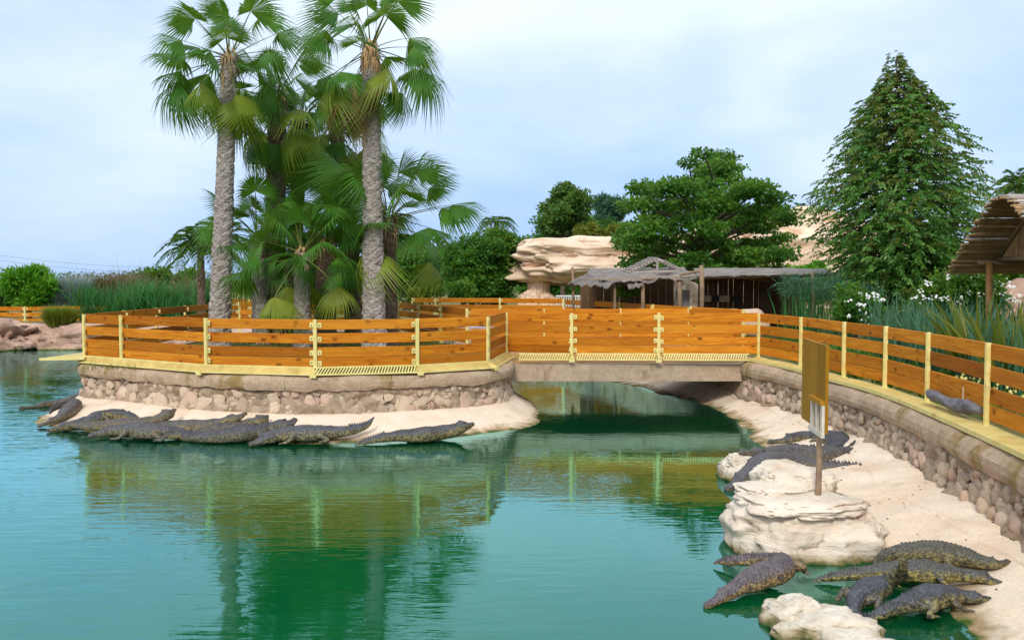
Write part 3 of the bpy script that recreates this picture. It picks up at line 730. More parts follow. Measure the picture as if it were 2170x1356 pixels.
# ------------------------------------------------------------------ rocks
def rock(name, label, c, size, seed, mat, sub=5, amp=.3, freq=1.1, power=.72, strata=0, group=None, cat='rock', extra=(), zbase=None, rotz=0, fine=.05):
    mb = MB(); blobs = [(c, size, seed, rotz)] + list(extra)
    for (cc, sz, sd_, rz) in blobs:
        vs, fs = ICO(sub); o = []; off = Vector((sd_ * 3.17, sd_ * 1.31, sd_ * 7.7)); rm = Matrix.Rotation(rz, 3, 'Z')
        for v in vs:
            q = Vector([math.copysign(abs(a_) ** power, a_) for a_ in v])
            k2 = 1 + amp * fbm(v * freq + off, 3) + fine * fbm(v * 4.5 + off, 4)
            # ridged cracks
            cr_ = abs(fbm(v * 2.1 + off * 1.3, 3)); k2 -= .10 * max(0, .09 - cr_) / .09 * (fine / .05)
            if strata:
                zz = v.z * strata * sz[2] / size[2] + 1.2 * fbm(v * .9 + off, 2); fr_ = zz - math.floor(zz)
                k2 += .075 * (fr_ ** .6 - .5) + .05 * noise.noise(Vector((math.floor(zz) * 3.7, sd_, 0)))
            q = Vector((q.x * sz[0] * k2, q.y * sz[1] * k2, q.z * sz[2] * (1 + (k2 - 1) * .6)))
            o.append(rm @ q + Vector(cc))
        mb.add(o, fs)
    ob = make(name, mb, M[mat], smooth=True); return tag(ob, label, cat, group)
G_R = 'boulders in the water by the sandy beach'
# big layered boulder that carries the signboard
def rk(px, py, z, Y): v = Q(px, py, Y); v.z = z; return v
rock('boulder', 'large layered pale boulder on the beach carrying the wooden sign', (2.98, 9.28, .06), (.74, .62, .46), 4, 'rock', strata=1.9, group=G_R, fine=.05,
     extra=[((2.98, 9.22, .47), (.62, .50, .085), 9, .15), ((2.86, 9.5, .53), (.44, .34, .075), 19, .3), ((3.10, 9.75, .55), (.42, .34, .17), 12, -.2), ((3.02, 10.0, .52), (.30, .24, .23), 17, .3), ((3.42, 9.2, .08), (.34, .42, .34), 21, .3), ((2.84, 9.08, .12), (.36, .40, .36), 25, .2)], amp=.22)
rock('boulder', 'small smooth white boulder at the water edge under a crocodile snout', (3.22, 12.55, .08), (.30, .3, .24), 31, 'rock_white', sub=5, amp=.45, group=G_R, power=.7, fine=.09, strata=1.1)
rock('boulder', 'low white boulder in the foreground, nearest of all the rocks', (2.46, 6.95, -.04), (.36, .28, .19), 41, 'rock_white', strata=1.0, amp=.42, group=G_R, fine=.06, power=.72,
     extra=[((2.32, 7.22, -.02), (.24, .26, .20), 44, .5), ((2.62, 6.6, -.06), (.34, .28, .19), 47, 0)])
# pinkish rocks on the far left shore
for x, y, sx, sy, sz, sd_, lab in ((-20.7, 36.2, 1.7, 1.4, 1.05, 3, 'pinkish rounded rock bank at the left edge beside the water'), (-17.6, 36.4, 1.9, 1.2, .78, 8, 'low pinkish rock shelf below the tuft of ornamental grass'), (-14.0, 35.9, 2.4, 1.0, .75, 14, 'low pinkish rock shelf seen through the island fence')):
    rock('shore_rock', lab, (x, y, .05), (sx, sy, sz), sd_, 'rock_pink', amp=.5, freq=1.6, power=.8, fine=.10, group='pinkish rocks on the far left shore', strata=1.2)
# mushroom-shaped rock and the cliff
c1 = Q(1235, 548, 46)
rock('mushroom_rock', 'huge peach mushroom-shaped rock overhanging on a pale pedestal', (c1.x + .9, 47, 3.72), (5.1, 2.8, 1.25), 5, 'rock_cliff', amp=.30, freq=1.5, power=.86, strata=0, sub=6, fine=.06,
     extra=[((Q(1140, 600, 46.5).x, 46.5, 2.3), (.56, .6, 1.0), 7, 0), ((Q(1122, 625, 46).x, 46.0, 1.5), (.55, .6, .75), 9, 0), ((Q(1158, 622, 46).x, 46.1, 1.55), (.55, .55, .5), 11, 0), ((Q(1130, 640, 46).x, 45.9, 1.0), (1.0, .8, .5), 13, 0), ((Q(1420, 600, 48).x, 49, 2.2), (2.3, 1.5, 2.2), 15, 0)])
c2 = Q(1740, 500, 56)
rock('sandstone_cliff', 'peach sandstone cliff with dark hollows behind the tall conical tree', (c2.x - .6, 57.5, 3.6), (5.2, 2.6, 3.2), 23, 'rock_cliff', amp=.26, freq=1.5, power=.7, strata=1.4, sub=6, fine=.08,
     extra=[((c2.x + 6, 60, 2.6), (5, 3, 3.0), 27, 0), ((c2.x - 5, 60, 2.6), (4, 3, 3.6), 29, 0)])
c3 = Q(2158, 620, 22)
rock('boulder', 'pinkish boulder behind the white-flowering bush, under the hut eave', (c3.x + .5, 23, 1.8), (.9, .8, 1.0), 33, 'rock_pink', sub=4, group=None)
for px, w_, lab in ((1548, .36, 'smaller reddish stone in front of the dark shelter'), (1590, .5, 'larger reddish stone in front of the dark shelter')):
    p = Q(px, 660, 25.2); rock('red_stone', lab, (p.x, 25.2, 1.55), (w_, .3, .4), int(px), 'stone_pink', sub=3, group='reddish stones in front of the dark shelter')

# ------------------------------------------------------------------ crocodiles
def lerp_prof(prof, t):
    for (a_, x), (b_, y) in zip(prof[:-1], prof[1:]):
        if t <= b_:
            k2 = (t - a_) / (b_ - a_); k2 = k2 * k2 * (3 - 2 * k2); return x + (y - x) * k2
    return prof[-1][1]
WPROF = [(0, .16), (.015, .25), (.04, .28), (.09, .34), (.13, .47), (.165, .58), (.20, .56), (.25, .60), (.33, .88), (.44, 1.0), (.53, .90), (.60, .66), (.70, .46), (.82, .28), (.93, .14), (1, .03)]
HTOP = [(0, .12), (.02, .19), (.08, .22), (.125, .40), (.145, .41), (.17, .38), (.22, .42), (.30, .60), (.42, .78), (.52, .72), (.60, .60), (.72, .44), (.85, .30), (.95, .18), (1, .04)]
HBOT = [(0, .07), (.03, .12), (.10, .19), (.16, .28), (.24, .34), (.34, .48), (.46, .52), (.56, .46), (.62, .38), (.75, .30), (.90, .18), (1, .03)]
TONE = {1: (.9, .85, .8, 1), 2: (1.1, 1.1, 1.1, 1), 4: (1.25, 1.2, 1.05, 1), 5: (1.1, 1.15, 1.3, 1), 6: (1.3, 1.25, 1.1, 1), 7: (1.2, 1.15, .95, 1), 8: (.85, .9, 1.05, 1), 9: (1.15, 1.2, 1.3, 1), 10: (1.05, 1.05, 1.05, 1), 11: (.9, .92, 1, 1), 13: (.95, 1, 1.1, 1), 14: (1.45, 1.2, 1.2, 1), 15: (1.15, 1.15, .85, 1), 16: (1.2, 1.2, .95, 1), 17: (.85, .9, 1.0, 1), 18: (1.0, 1.05, 1.1, 1)}
G_C = 'crocodiles basking round the pond'
def croc(label, pts, W, legs=(1, 1, 1, 1), seed=0, wet=0, flat=1.0, head=1.0):
    """pts: world spine from snout tip to tail tip (centre line of the body). One continuous skin."""
    rnd = random.Random(seed); NR, NS = 210, 26
    sp = catmull(pts, NR); Ln = sum((sp[i + 1] - sp[i]).length for i in range(NR - 1))
    mb = MB(); dors = []; rings = []; frames = []
    nsc = Ln / (W * .21)
    for i, p in enumerate(sp):
        t = i / (NR - 1); T = (sp[min(i + 2, NR - 1)] - sp[max(i - 2, 0)]).normalized()
        S = T.cross(Vector((0, 0, 1))).normalized(); U = S.cross(T).normalized(); frames.append((p, T, S, U))
        hw = lerp_prof(WPROF, t) * W; ht = lerp_prof(HTOP, t) * W * flat; hb = lerp_prof(HBOT, t) * W * flat
        hk = 1 + (head - 1) * sm(t, .015, .13) * (1 - sm(t, .18, .36)); hw *= hk; ht *= hk; hb *= hk
        r_ = []
        for j in range(NS):
            th = 2 * math.pi * j / NS; cs_, sn = math.cos(th), math.sin(th)
            pw = .82
            x = math.copysign(abs(cs_) ** pw, cs_) * hw; z = math.copysign(abs(sn) ** (.85 if sn > 0 else .6), sn) * (ht if sn > 0 else hb)
            a1 = .5 + .5 * math.cos(2 * math.pi * t * nsc)
            add = 0
            if .19 < t < .64 and sn > .15:                       # rows of back scutes
                lat = .5 + .5 * math.cos(2 * math.pi * cs_ * 3.6)
                add = W * .085 * a1 * lat * sm(sn, .15, .5) * sm(t, .19, .25)
            tj = abs(j - NS / 4 if NS % 4 == 0 else j - 6.5)
            if t > .55:                                           # twin tail crests that merge into one
                saw = (t * nsc) % 1.0; sp_ = (1 - saw) ** .8
                j0 = 4.6 if t < .74 else 6.5
                wgt = max(0, 1 - abs(abs(j - 6.5) - (2.0 if t < .76 else .5)) / .75)
                add += W * .26 * sp_ * wgt * sm(t, .55, .66) * (1 - .75 * sm(t, .9, 1.0))
            e_ = math.exp(-((t - .128) / .012) ** 2)
            if e_ > .02 and sn > 0: add += W * .12 * e_ * max(0, 1 - abs(abs(j - 6.5) - 2.5) / 1.4)
            n_ = math.exp(-((t - .012) / .010) ** 2)
            if sn > .6: add += W * .05 * n_
            if t < .16 and -.35 < sn < -.02: add -= W * .035           # mouth line
            if t < .15: add += W * .02 * math.sin(t * 330) * max(0, 1 - abs(sn) * 3)
            q = Vector((x, 0, z)); q = q + q.normalized() * (add + W * .035 * fbm(Vector((t * 16 + seed, cs_ * 1.6, sn * 1.6)), 3))
            r_.append(p + S * q.x + U * q.z); dors.append(sn)
        rings.append(r_)
    mb.loft(rings, True, True)
    # legs
    for li, (t, sd_, fr) in enumerate(((.335, 1, 1), (.335, -1, 1), (.585, 1, 0), (.585, -1, 0))):
        if not legs[li]: continue
        p, T, S, U = frames[int(t * (NR - 1))]; hw = lerp_prof(WPROF, t) * W; hb = lerp_prof(HBOT, t) * W
        H = Vector((T.x, T.y, 0)).normalized(); gz = p.z - hb * .93
        k2 = 1.0 if fr else 1.3
        a0 = p + S * sd_ * hw * .55 - U * W * .05
        if fr: a1_ = p + S * sd_ * (hw + .30 * W) + H * .32 * W + U * W * .02; a2_ = p + S * sd_ * (hw + .55 * W) - H * .12 * W; toe = -H
        else: a1_ = p + S * sd_ * (hw + .48 * W) - H * .45 * W + U * W * .12; a2_ = p + S * sd_ * (hw + .62 * W) + H * .32 * W; toe = -H
        a2_.z = gz + .10 * W; a3 = a2_ + (toe * .55 + S * sd_ * .25) * W * k2 * .6; a3.z = gz + .05 * W
        pth = [a0, a0.lerp(a1_, .55) + U * W * .06, a1_, a1_.lerp(a2_, .6), a2_, a3]
        pth = catmull(pth, 16); rad = [W * k2 * x for x in np.interp(np.linspace(0, 1, 16), [0, .3, .55, .75, .9, 1], [.30, .25, .17, .13, .12, .07])]
        b = len(mb.v); mb.tube(pth, rad, 10); dors += [.25] * (len(mb.v) - b)
        for k3 in range(4):
            dr = (toe * 1.0 + S * sd_ * (.75 - .5 * k3)).normalized(); tip = a3 + dr * W * .30; tip.z = gz + .02 * W
            b = len(mb.v); mb.tube([a3 - dr * W * .05, a3 + dr * W * .16, tip], [W * .055, W * .045, W * .012], 6); dors += [.3] * (len(mb.v) - b)
    o = make('crocodile', mb, M['croc'], smooth=True, attrs={'dorsal': dors}); o.color = TONE.get(seed, (1, 1, 1, 1)); return tag(o, label, 'crocodile', G_C)
def pp(*l): return [P(x, y, z) for x, y, z in l]
# --- on the island apron (left to right)
croc('crocodile half sunk in the water behind the left end of the island wall', pp((40, 866, .01), (75, 862, .02), (110, 856, .05), (150, 850, .08), (200, 842, .02), (250, 838, -.15)), 000.196, (0, 0, 0, 0), 1)
croc('crocodile at the far left tip of the island, tail curled over its back', pp((80, 905, .02), (105, 894, .08), (128, 884, .14), (150, 868, .20), (158, 858, .26), (148, 853, .30), (128, 859, .28), (112, 868, .24), (104, 878, .2)), 000.165, (0, 0, 0, 0), 2)
croc('dark crocodile at the left with its tail humped behind it, snout at the water', pp((98, 913, .03), (130, 907, .06), (165, 900, .10), (195, 893, .14), (222, 884, .18), (250, 880, .22), (275, 884, .22), (300, 892, .2)), 000.184, (0, 0, 1, 0), 3, head=1.35)
croc('slim crocodile behind the others at the left, snout pointing up at the wall', pp((371, 868, .40), (352, 881, .34), (325, 895, .22), (285, 899, .20), (240, 903, .18), (200, 905, .16), (165, 903, .14), (140, 900, .12)), 000.171, (1, 0, 0, 0), 4, head=1.6)
croc('long crocodile with a low flat head at the left and body along the water edge', pp((188, 925, .05), (215, 918, .08), (245, 913, .11), (285, 914, .12), (330, 917, .12), (375, 917, .10), (420, 912, .10), (465, 906, .14)), 000.216, (1, 0, 1, 0), 5, head=1.35)
croc('crocodile in the second row of the island group raising a long snout', pp((522, 876, .37), (500, 887, .31), (470, 899, .20), (430, 904, .17), (390, 906, .16), (345, 903, .17), (300, 898, .19), (250, 896, .2)), 000.178, (1, 0, 0, 0), 6, head=1.6)
croc('crocodile with a short pointed snout raised, third of the raised snouts', pp((567, 882, .33), (550, 894, .28), (525, 903, .17), (490, 908, .14), (450, 914, .12), (410, 920, .10), (370, 925, .08), (330, 926, .06)), 000.178, (1, 0, 0, 0), 7, head=1.6)
croc('broad crocodile in the middle of the island group with belly at the waterline', pp((627, 889, .32), (606, 902, .25), (575, 912, .14), (535, 918, .12), (490, 924, .10), (445, 928, .08), (400, 928, .06), (350, 924, .05)), 000.222, (1, 1, 1, 0), 8, head=1.6)
croc('crocodile with flat grey head at the water and a tail raised like a fin', pp((528, 943, .03), (555, 934, .07), (582, 925, .11), (615, 921, .13), (655, 921, .13), (700, 918, .15), (740, 914, .17), (775, 904, .22), (793, 884, .36)), 000.216, (1, 0, 1, 0), 9, head=1.35)
croc('rightmost crocodile on the island, snout lifted toward the sand', pp((1003, 899, .23), (985, 904, .22), (962, 913, .15), (930, 919, .11), (885, 925, .10), (845, 925, .10), (808, 930, .08), (775, 937, .04), (752, 943, .01)), 000.197, (1, 0, 1, 0), 10, head=1.6)
# --- middle of the right bank
croc('dark crocodile curled at the back of the right-hand group', pp((1628, 938, .03), (1665, 934, .10), (1700, 926, .15), (1745, 930, .16), (1775, 942, .16), (1772, 956, .15), (1740, 960, .12), (1700, 958, .1), (1660, 945, .1)), 000.234, (1, 0, 0, 0), 11)
croc('crocodile resting its snout on the white boulder, tail curled on the sand', pp((1566, 958, .34), (1590, 961, .31), (1625, 964, .24), (1665, 966, .18), (1710, 972, .15), (1760, 970, .15), (1800, 962, .17), (1812, 944, .2), (1795, 938, .22)), 000.234, (1, 1, 0, 1), 12)
croc('crocodile entering the water behind the big boulder, banded tail on the sand', pp((1538, 1040, .0), (1560, 1024, .07), (1588, 1004, .14), (1622, 988, .17), (1670, 982, .15), (1720, 988, .15), (1780, 993, .15), (1830, 993, .16), (1848, 1003, .12)), 000.229, (1, 0, 0, 0), 13)
# --- near group at the right
croc('purplish brown crocodile sliding into the water at the left of the near group', pp((1494, 1286, .01), (1530, 1265, .05), (1568, 1243, .09), (1610, 1225, .12), (1650, 1210, .15), (1655, 1194, .17), (1620, 1187, .15), (1565, 1190, .10), (1512, 1193, .03)), 000.146, (0, 0, 1, 0), 14)
croc('thick crocodile lying farthest up the sand of the near group, jaws parted', pp((2140, 1192, .20), (2110, 1196, .20), (2075, 1190, .19), (2030, 1180, .18), (1975, 1173, .18), (1920, 1172, .17), (1880, 1180, .15), (1858, 1196, .12), (1850, 1215, .08)), 000.156, (0, 1, 0, 0), 15)
croc('long crocodile with spotted flank and flat head on the sand of the near group', pp((2138, 1242, .10), (2105, 1232, .13), (2070, 1222, .14), (2025, 1218, .14), (1965, 1214, .14), (1900, 1212, .12), (1840, 1215, .09), (1785, 1222, .06), (1725, 1230, .02)), 000.142, (0, 1, 0, 1), 16)
croc('dark bent crocodile in the shallows pointing its snout straight up', pp((1915, 1184, .46), (1912, 1200, .38), (1904, 1220, .26), (1880, 1238, .15), (1845, 1252, .12), (1815, 1272, .10), (1808, 1300, .04), (1830, 1318, -.02), (1870, 1325, -.1)), 000.127, (0, 0, 1, 1), 17)
croc('nearest crocodile in the green shallows with a pale slim snout', pp((2108, 1272, .05), (2070, 1268, .08), (2030, 1262, .10), (1990, 1264, .11), (1945, 1274, .11), (1900, 1288, .09), (1868, 1302, .06), (1842, 1310, .04), (1825, 1305, .02)), 000.137, (0, 1, 0, 1), 18)

# ------------------------------------------------------------------ signboard seen edge-on
st = thing('signboard', (3.1, 9.2, .45), 'tall wooden signboard seen from behind on a post on the boulder', 'sign')
p0 = Vector((3.345, 10.2, 0)); p1 = Vector((3.235, 9.1, 0)); dd = (p1 - p0).normalized(); nn = Vector((dd.y, -dd.x, 0))
def plate(mb, a_, b_, z0, z1, off, th, mi=0):
    q0, q1 = p0 + dd * a_ + nn * off, p0 + dd * b_ + nn * off
    mb.loft([[q + nn * s + Vector((0, 0, z)) for s, z in ((0, z0), (th, z0), (th, z1), (0, z1))] for q in (q0, q1)], True, True, mi)
lenb = (p1 - p0).length
for k_ in range(3):
    mb = MB(); plate(mb, lenb * k_ / 3 + .002, lenb * (k_ + 1) / 3 - .002, 1.20, 2.11, .003 * k_, .032); make('plank', mb, M['signwood'], st)
mb = MB(); plate(mb, .55, 1.09, 1.49, 1.535, .035, .05); make('cross_batten', mb, M['signwood'], st)
for a_ in (.58, .80, 1.02):
    mb = MB(); plate(mb, a_, a_ + .075, 1.19, 1.49, .036, .03); make('slat', mb, M['signframe'], st)
mb = MB(); plate(mb, .52, 1.10, 1.155, 1.205, .038, .035); make('bottom_rail', mb, M['signframe'], st)
mb = MB(); pf = P(1733, 1056, .53); pt = Q(1735, 905, (p0 + dd * .78).y)
mb.tube([pf - Vector((0, 0, .08)), pf.lerp(pt, .5) + Vector((.01, 0, 0)), pt + Vector((0, 0, .02))], [.033, .030, .028], 10); make('post', mb, M['pole'], st, smooth=True)

# driftwood hung on the fence
a_, b_ = Q(1988, 842, 11.7), Q(2092, 885, 10.35)
dwt = thing('driftwood', b_, 'grey weathered driftwood log hung on the inside of the right-hand fence', 'driftwood')
mb = MB(); off = Vector((-.09, 0, 0))
pts_ = [Q(1984, 832, 11.95) + off, Q(2000, 840, 11.7) + off, Q(2020, 850, 11.4) + off, Q(2040, 858, 11.15) + off, Q(2062, 862, 10.9) + off, Q(2080, 866, 10.65) + off, Q(2096, 872, 10.45) + off]
cp = catmull(pts_, 24)
rad = np.interp(np.linspace(0, 1, 24), [0, .1, .35, .5, .65, .85, 1], [.055, .075, .06, .085, .10, .07, .04])
rings = []
for i, p in enumerate(cp):
    T = (cp[min(i + 1, 23)] - cp[max(i - 1, 0)]).normalized(); S = T.cross(Vector((0, 0, 1))).normalized(); U = S.cross(T)
    rings.append([p + (S * math.cos(th) + U * math.sin(th)) * rad[i] * (1 + .35 * fbm(Vector((i * .25, math.cos(th), math.sin(th))), 3)) for th in [2 * math.pi * j / 12 for j in range(12)]])
mb.loft(rings, True, True); make('log', mb, M['driftwood'], dwt, smooth=True)
mb = MB(); c0 = cp[15]; mb.tube([c0, c0 + Vector((.0, 0, .24))], .006, 6); make('cord', mb, M['signframe'], dwt)

# ------------------------------------------------------------------ palms
def fan_mesh(name, seed, Rf, Lp, droop, fold, tipdroop, mats, nseg=36, spread=112, trunc=1.0):
    rnd = random.Random(seed); V = []; F = []; T = []; MI = []
    def add(vs, fs, ts, mi):
        b = len(V); V.extend(vs); T.extend(ts); F.extend([tuple(b + i for i in f) for f in fs]); MI.extend([mi] * len(fs))
    # petiole (arched)
    arch = lambda s: -droop * .30 * (s / Lp) ** 2 * Lp
    n = 6
    for i in range(n):
        x0, x1 = Lp * i / n, Lp * (i + 1) / n; w0, w1 = .030 - .018 * i / n, .030 - .018 * (i + 1) / n
        add([(x0, -w0, arch(x0)), (x0, w0, arch(x0)), (x1, w1, arch(x1)), (x1, -w1, arch(x1)), (x0, 0, arch(x0) - w0 * .8), (x1, 0, arch(x1) - w1 * .8)], [(0, 1, 2, 3), (0, 3, 5, 4), (1, 4, 5, 2)], [0] * 6, 1)
    base = Vector((Lp, 0, arch(Lp))); slope = -droop * .6
    rs = [.02, .30, .58, .70, .83, .93, 1.0]
    dth = 2 * R(spread) / nseg
    for k_ in range(nseg):
        th = -R(spread) + dth * (k_ + .5); ln = Rf * (.70 + .30 * math.cos(th * .62)) * rnd.uniform(.94, 1.06)
        td = .72 * tipdroop * rnd.uniform(.5, 1.6); side = rnd.uniform(-.03, .03)
        vs = []; ts = []
        for ri, r in enumerate(rs):
            rr = ln * r
            hw = Rf * r * math.tan(dth / 2) * 1.06 if r <= .58 else Rf * .58 * math.tan(dth / 2) * max(0.04, (1 - (r - .58) / .42)) * .95
            c = Vector((math.cos(th + side * r), math.sin(th + side * r), 0)) * rr
            t_ = Vector((-math.sin(th), math.cos(th), 0))
            z = -fold * abs(c.y) * (1 + .3 * abs(c.y)) - droop * .35 * r * r * Rf + slope * c.x * .55
            if r > .55: z -= td * (r - .55) ** 1.6 * ln * 2.2
            shrink = 1 - (.30 * td * max(0, r - .6))
            c = Vector((c.x * shrink, c.y * shrink, z))
            pl = .22 * hw
            vs += [tuple(base + c - t_ * hw + Vector((0, 0, -pl))), tuple(base + c + Vector((0, 0, pl))), tuple(base + c + t_ * hw + Vector((0, 0, -pl)))]
            tv = min(1, .12 + r * .75 + rnd.uniform(-.08, .08)); ts += [tv] * 3
        fs = []
        for ri in range(len(rs) - 1):
            a_ = ri * 3; fs += [(a_, a_ + 1, a_ + 4, a_ + 3), (a_ + 1, a_ + 2, a_ + 5, a_ + 4)]
        add(vs, fs, ts, 0)
    me = bpy.data.meshes.new(name); me.from_pydata(V, [], F); set_mats(me, mats); me.polygons.foreach_set('material_index', MI)
    at = me.attributes.new('tint', 'FLOAT', 'POINT'); at.data.foreach_set('value', T); me.update(); return me
FANS = [fan_mesh('frond', s, .84, l * 1.14, d, f * 1.15, td, [M['fan'], M['petiole']]) for s, l, d, f, td in ((1, .95, .2, .35, .35), (2, 1.1, .4, .55, .6), (3, .85, .1, .25, .25), (4, 1.0, .6, .7, .8), (5, 1.15, .3, .45, .5), (6, 1.05, .15, .5, .9))]
FANO = [fan_mesh('frond', s, .84, l * 1.1, d, f, td, [M['fan_old'], M['petiole']]) for s, l, d, f, td in ((11, 1.05, .7, .75, .9), (12, 1.2, .5, .6, .8), (13, .9, .8, .9, 1.0))]
FAND = [fan_mesh('frond', s, .8, l, d, f, td, [M['fan_dead'], M['fibre']], 22) for s, l, d, f, td in ((21, .7, 1.0, 1.6, 1.2), (22, .8, 1.2, 2.0, 1.0))]
def orient(az, el, roll=0):
    """quaternion taking local +X to the direction (az, el)"""
    d = Vector((math.cos(el) * math.cos(az), math.cos(el) * math.sin(az), math.sin(el)))
    x = d; y = Vector((0, 0, 1)).cross(x)
    if y.length < 1e-3: y = Vector((0, 1, 0))
    y.normalize(); z = x.cross(y)
    m = Matrix((x, y, z)).transposed() @ Matrix.Rotation(roll, 3, 'X')
    return m.to_quaternion()
def trunk_mb(base, top, r0, r1, seed, flare=1.35, bend=.0, scar=.11):
    mb = MB(); L_ = (top - base).length; nr = int(L_ / .024); ns = 40; rings = []
    bd = Vector((random.Random(seed).uniform(-1, 1), 0, 0)) * bend
    for i in range(nr + 1):
        t = i / nr; c = base.lerp(top, t) + bd * math.sin(t * math.pi); h = t * L_
        r = r0 + (r1 - r0) * min(1, t * 1.15); r *= 1 + (flare - 1) * math.exp(-h / .35)
        row = []
        for j in range(ns):
            th = 2 * math.pi * j / ns
            # overlapping leaf-base scars on a crossed spiral lattice
            u_ = th / (2 * math.pi) * 8 + .24 * noise.noise(Vector((h * 4, math.cos(th) * 2, math.sin(th) * 2 + seed))); w2 = h / (scar * 2) + .2 * noise.noise(Vector((h * 3.3, math.cos(th) * 2.5 + seed, math.sin(th) * 2.5)))
            fp_ = (u_ * .5 + w2) % 1.0; fq_ = (w2 - u_ * .5) % 1.0
            v_ = (fp_ + fq_) * .5; edge = min(fp_, 1 - fp_, fq_, 1 - fq_)
            bmp = (.030 * v_ ** 1.3 + .020 * min(1, edge / .16)) * (r0 / .25) - .02
            rag = .03 * fbm(Vector((math.cos(th) * 2.4, math.sin(th) * 2.4, h * 7 + seed)), 4)
            rr = r + bmp * (1 + .6 * noise.noise(Vector((th * 3, h * 9, seed)))) + rag * .75 * (1 + 1.2 * math.exp(-h / .8))
            row.append(c + Vector((math.cos(th) * rr, math.sin(th) * rr, 0)))
        rings.append(row)
    return mb.loft(rings, True, True)
def fan_palm(label, base, top, r0, r1, nfr, size, seed, dark=False, el=(80, -55), old=.25, dead=0, group='fan palms growing on the island', straw=1.0, fixed=()):
    rnd = random.Random(seed); t = thing('fan_palm', base, label, 'palm tree', group)
    make('trunk', trunk_mb(base - Vector((0, 0, .12)), top, r0, r1, seed, scar=.10 if dark else .115), M['trunk_dark' if dark else 'trunk'], t, smooth=False)
    # fibrous crown base
    mb = MB()
    for k_ in range(int(26 * straw)):
        az = rnd.uniform(0, 2 * math.pi); l = rnd.uniform(.25, .55 + .3 * (straw > 1)) * size; d = Vector((math.cos(az), math.sin(az), 0))
        p = top + d * r1 * .7 + Vector((0, 0, rnd.uniform(-.35, .25) * size)); s_ = Vector((-d.y, d.x, 0)) * rnd.uniform(.02, .05)
        mb.add([p - s_, p + s_, p + d * .12 * size + s_ * .6 + Vector((0, 0, -l * .4)), p + d * .12 * size - s_ * .6 + Vector((0, 0, -l * .4)), p + d * .1 * size + Vector((0, 0, -l))], [(0, 1, 2, 3), (3, 2, 4)])
    make('fibre_skirt', mb, M['fibre'], t)
    for k_ in range(nfr):
        f = (k_ + .5) / nfr; az = k_ * 2.39996 + rnd.uniform(-.25, .25); e_ = R(el[0] + (el[1] - el[0]) * f ** .9 + rnd.uniform(-9, 9))
        mesh = rnd.choice(FANO) if f > 1 - old and rnd.random() < .75 else rnd.choice(FANS)
        if f > 1 - dead: mesh = rnd.choice(FAND)
        s = size * rnd.uniform(.88, 1.1) * (.75 if f < .12 else 1)
        pos = top + Vector((math.cos(az) * r1 * .6, math.sin(az) * r1 * .6, (.28 - .55 * f) * size * .8))
        inst('frond', mesh, pos, t, orient(az, e_, rnd.uniform(-.5, .5)), (s, s, s))
    for az, e_, s, kind in fixed:
        mesh = (FANS + FANO)[kind]; pos = top + Vector((math.cos(az) * r1 * .5, math.sin(az) * r1 * .5, 0))
        inst('frond', mesh, pos, t, orient(az, e_, 0), (s, s, s))
    return t
def PB(px, py, Y): v = Q(px, py, Y); v.z = 1.0; return v
fan_palm('tall grey-trunked fan palm, leftmost on the island, crown cut by the top of the photo', PB(463, 735, 23), Q(486, 122, 23), .27, .185, 25, .95, 101, el=(86, -52), straw=1.6, fixed=((R(178), R(8), 1.12, 0), (R(186), R(-18), 1.15, 3), (R(200), R(-38), 1.1, 1), (R(-20), R(-55), 1.05, 6)))
fan_palm('tall fan palm with the palest trunk and hanging dead straw, right of the leftmost one', PB(793, 735, 22), Q(785, 105, 22), .275, .19, 23, .95, 102, el=(86, -45), straw=3.6, dead=.10, fixed=((R(-8), R(-12), 1.12, 3), (R(-4), R(-50), 1.0, 1), (R(200), R(-35), 1.05, 6)))
fan_palm('medium-tall fan palm with a thick brown trunk between the two tall ones', PB(578, 735, 25), Q(588, 215, 25), .29, .24, 30, .96, 103, True, el=(80, -60), old=.45)
fan_palm('medium fan palm with slimmer trunk just right of the thick brown one', PB(612, 735, 26.3), Q(640, 262, 26.3), .22, .18, 24, .92, 104, True, el=(70, -75), old=.6)
fan_palm('medium fan palm at the back with yellowing drooping fronds', PB(752, 735, 27.2), Q(712, 262, 27.2), .24, .2, 29, 1.02, 105, True, el=(70, -75), old=.65)
fan_palm('short fan palm in front with a stubby trunk in the middle of the group', PB(640, 735, 22.3), Q(640, 535, 22.3), .2, .18, 21, .92, 106, False, el=(80, -32), old=.15)
fan_palm('short dark-trunked fan palm right of the stubby one', PB(688, 735, 23.6), Q(692, 520, 23.6), .27, .23, 21, .95, 107, True, el=(82, -30), old=.12)
fan_palm('broad fan palm close behind the pale tall trunk with huge fronds to the right', PB(822, 735, 23.2), Q(822, 462, 23.2), .25, .2, 22, 1.08, 108, True, el=(84, -30), old=.08, fixed=((R(-30), R(-10), 1.12, 0), (R(5), R(18), 1.2, 4)))
fan_palm('low fan palm at the left behind the leftmost tall trunk', PB(552, 735, 24.4), Q(545, 500, 24.4), .2, .17, 20, .93, 109, False, el=(84, -30), old=.12)
fan_palm('fan palm in the dark middle of the group with upright green fronds', PB(752, 735, 25.2), Q(742, 450, 25.2), .24, .2, 21, .98, 110, True, el=(84, -30), old=.1)

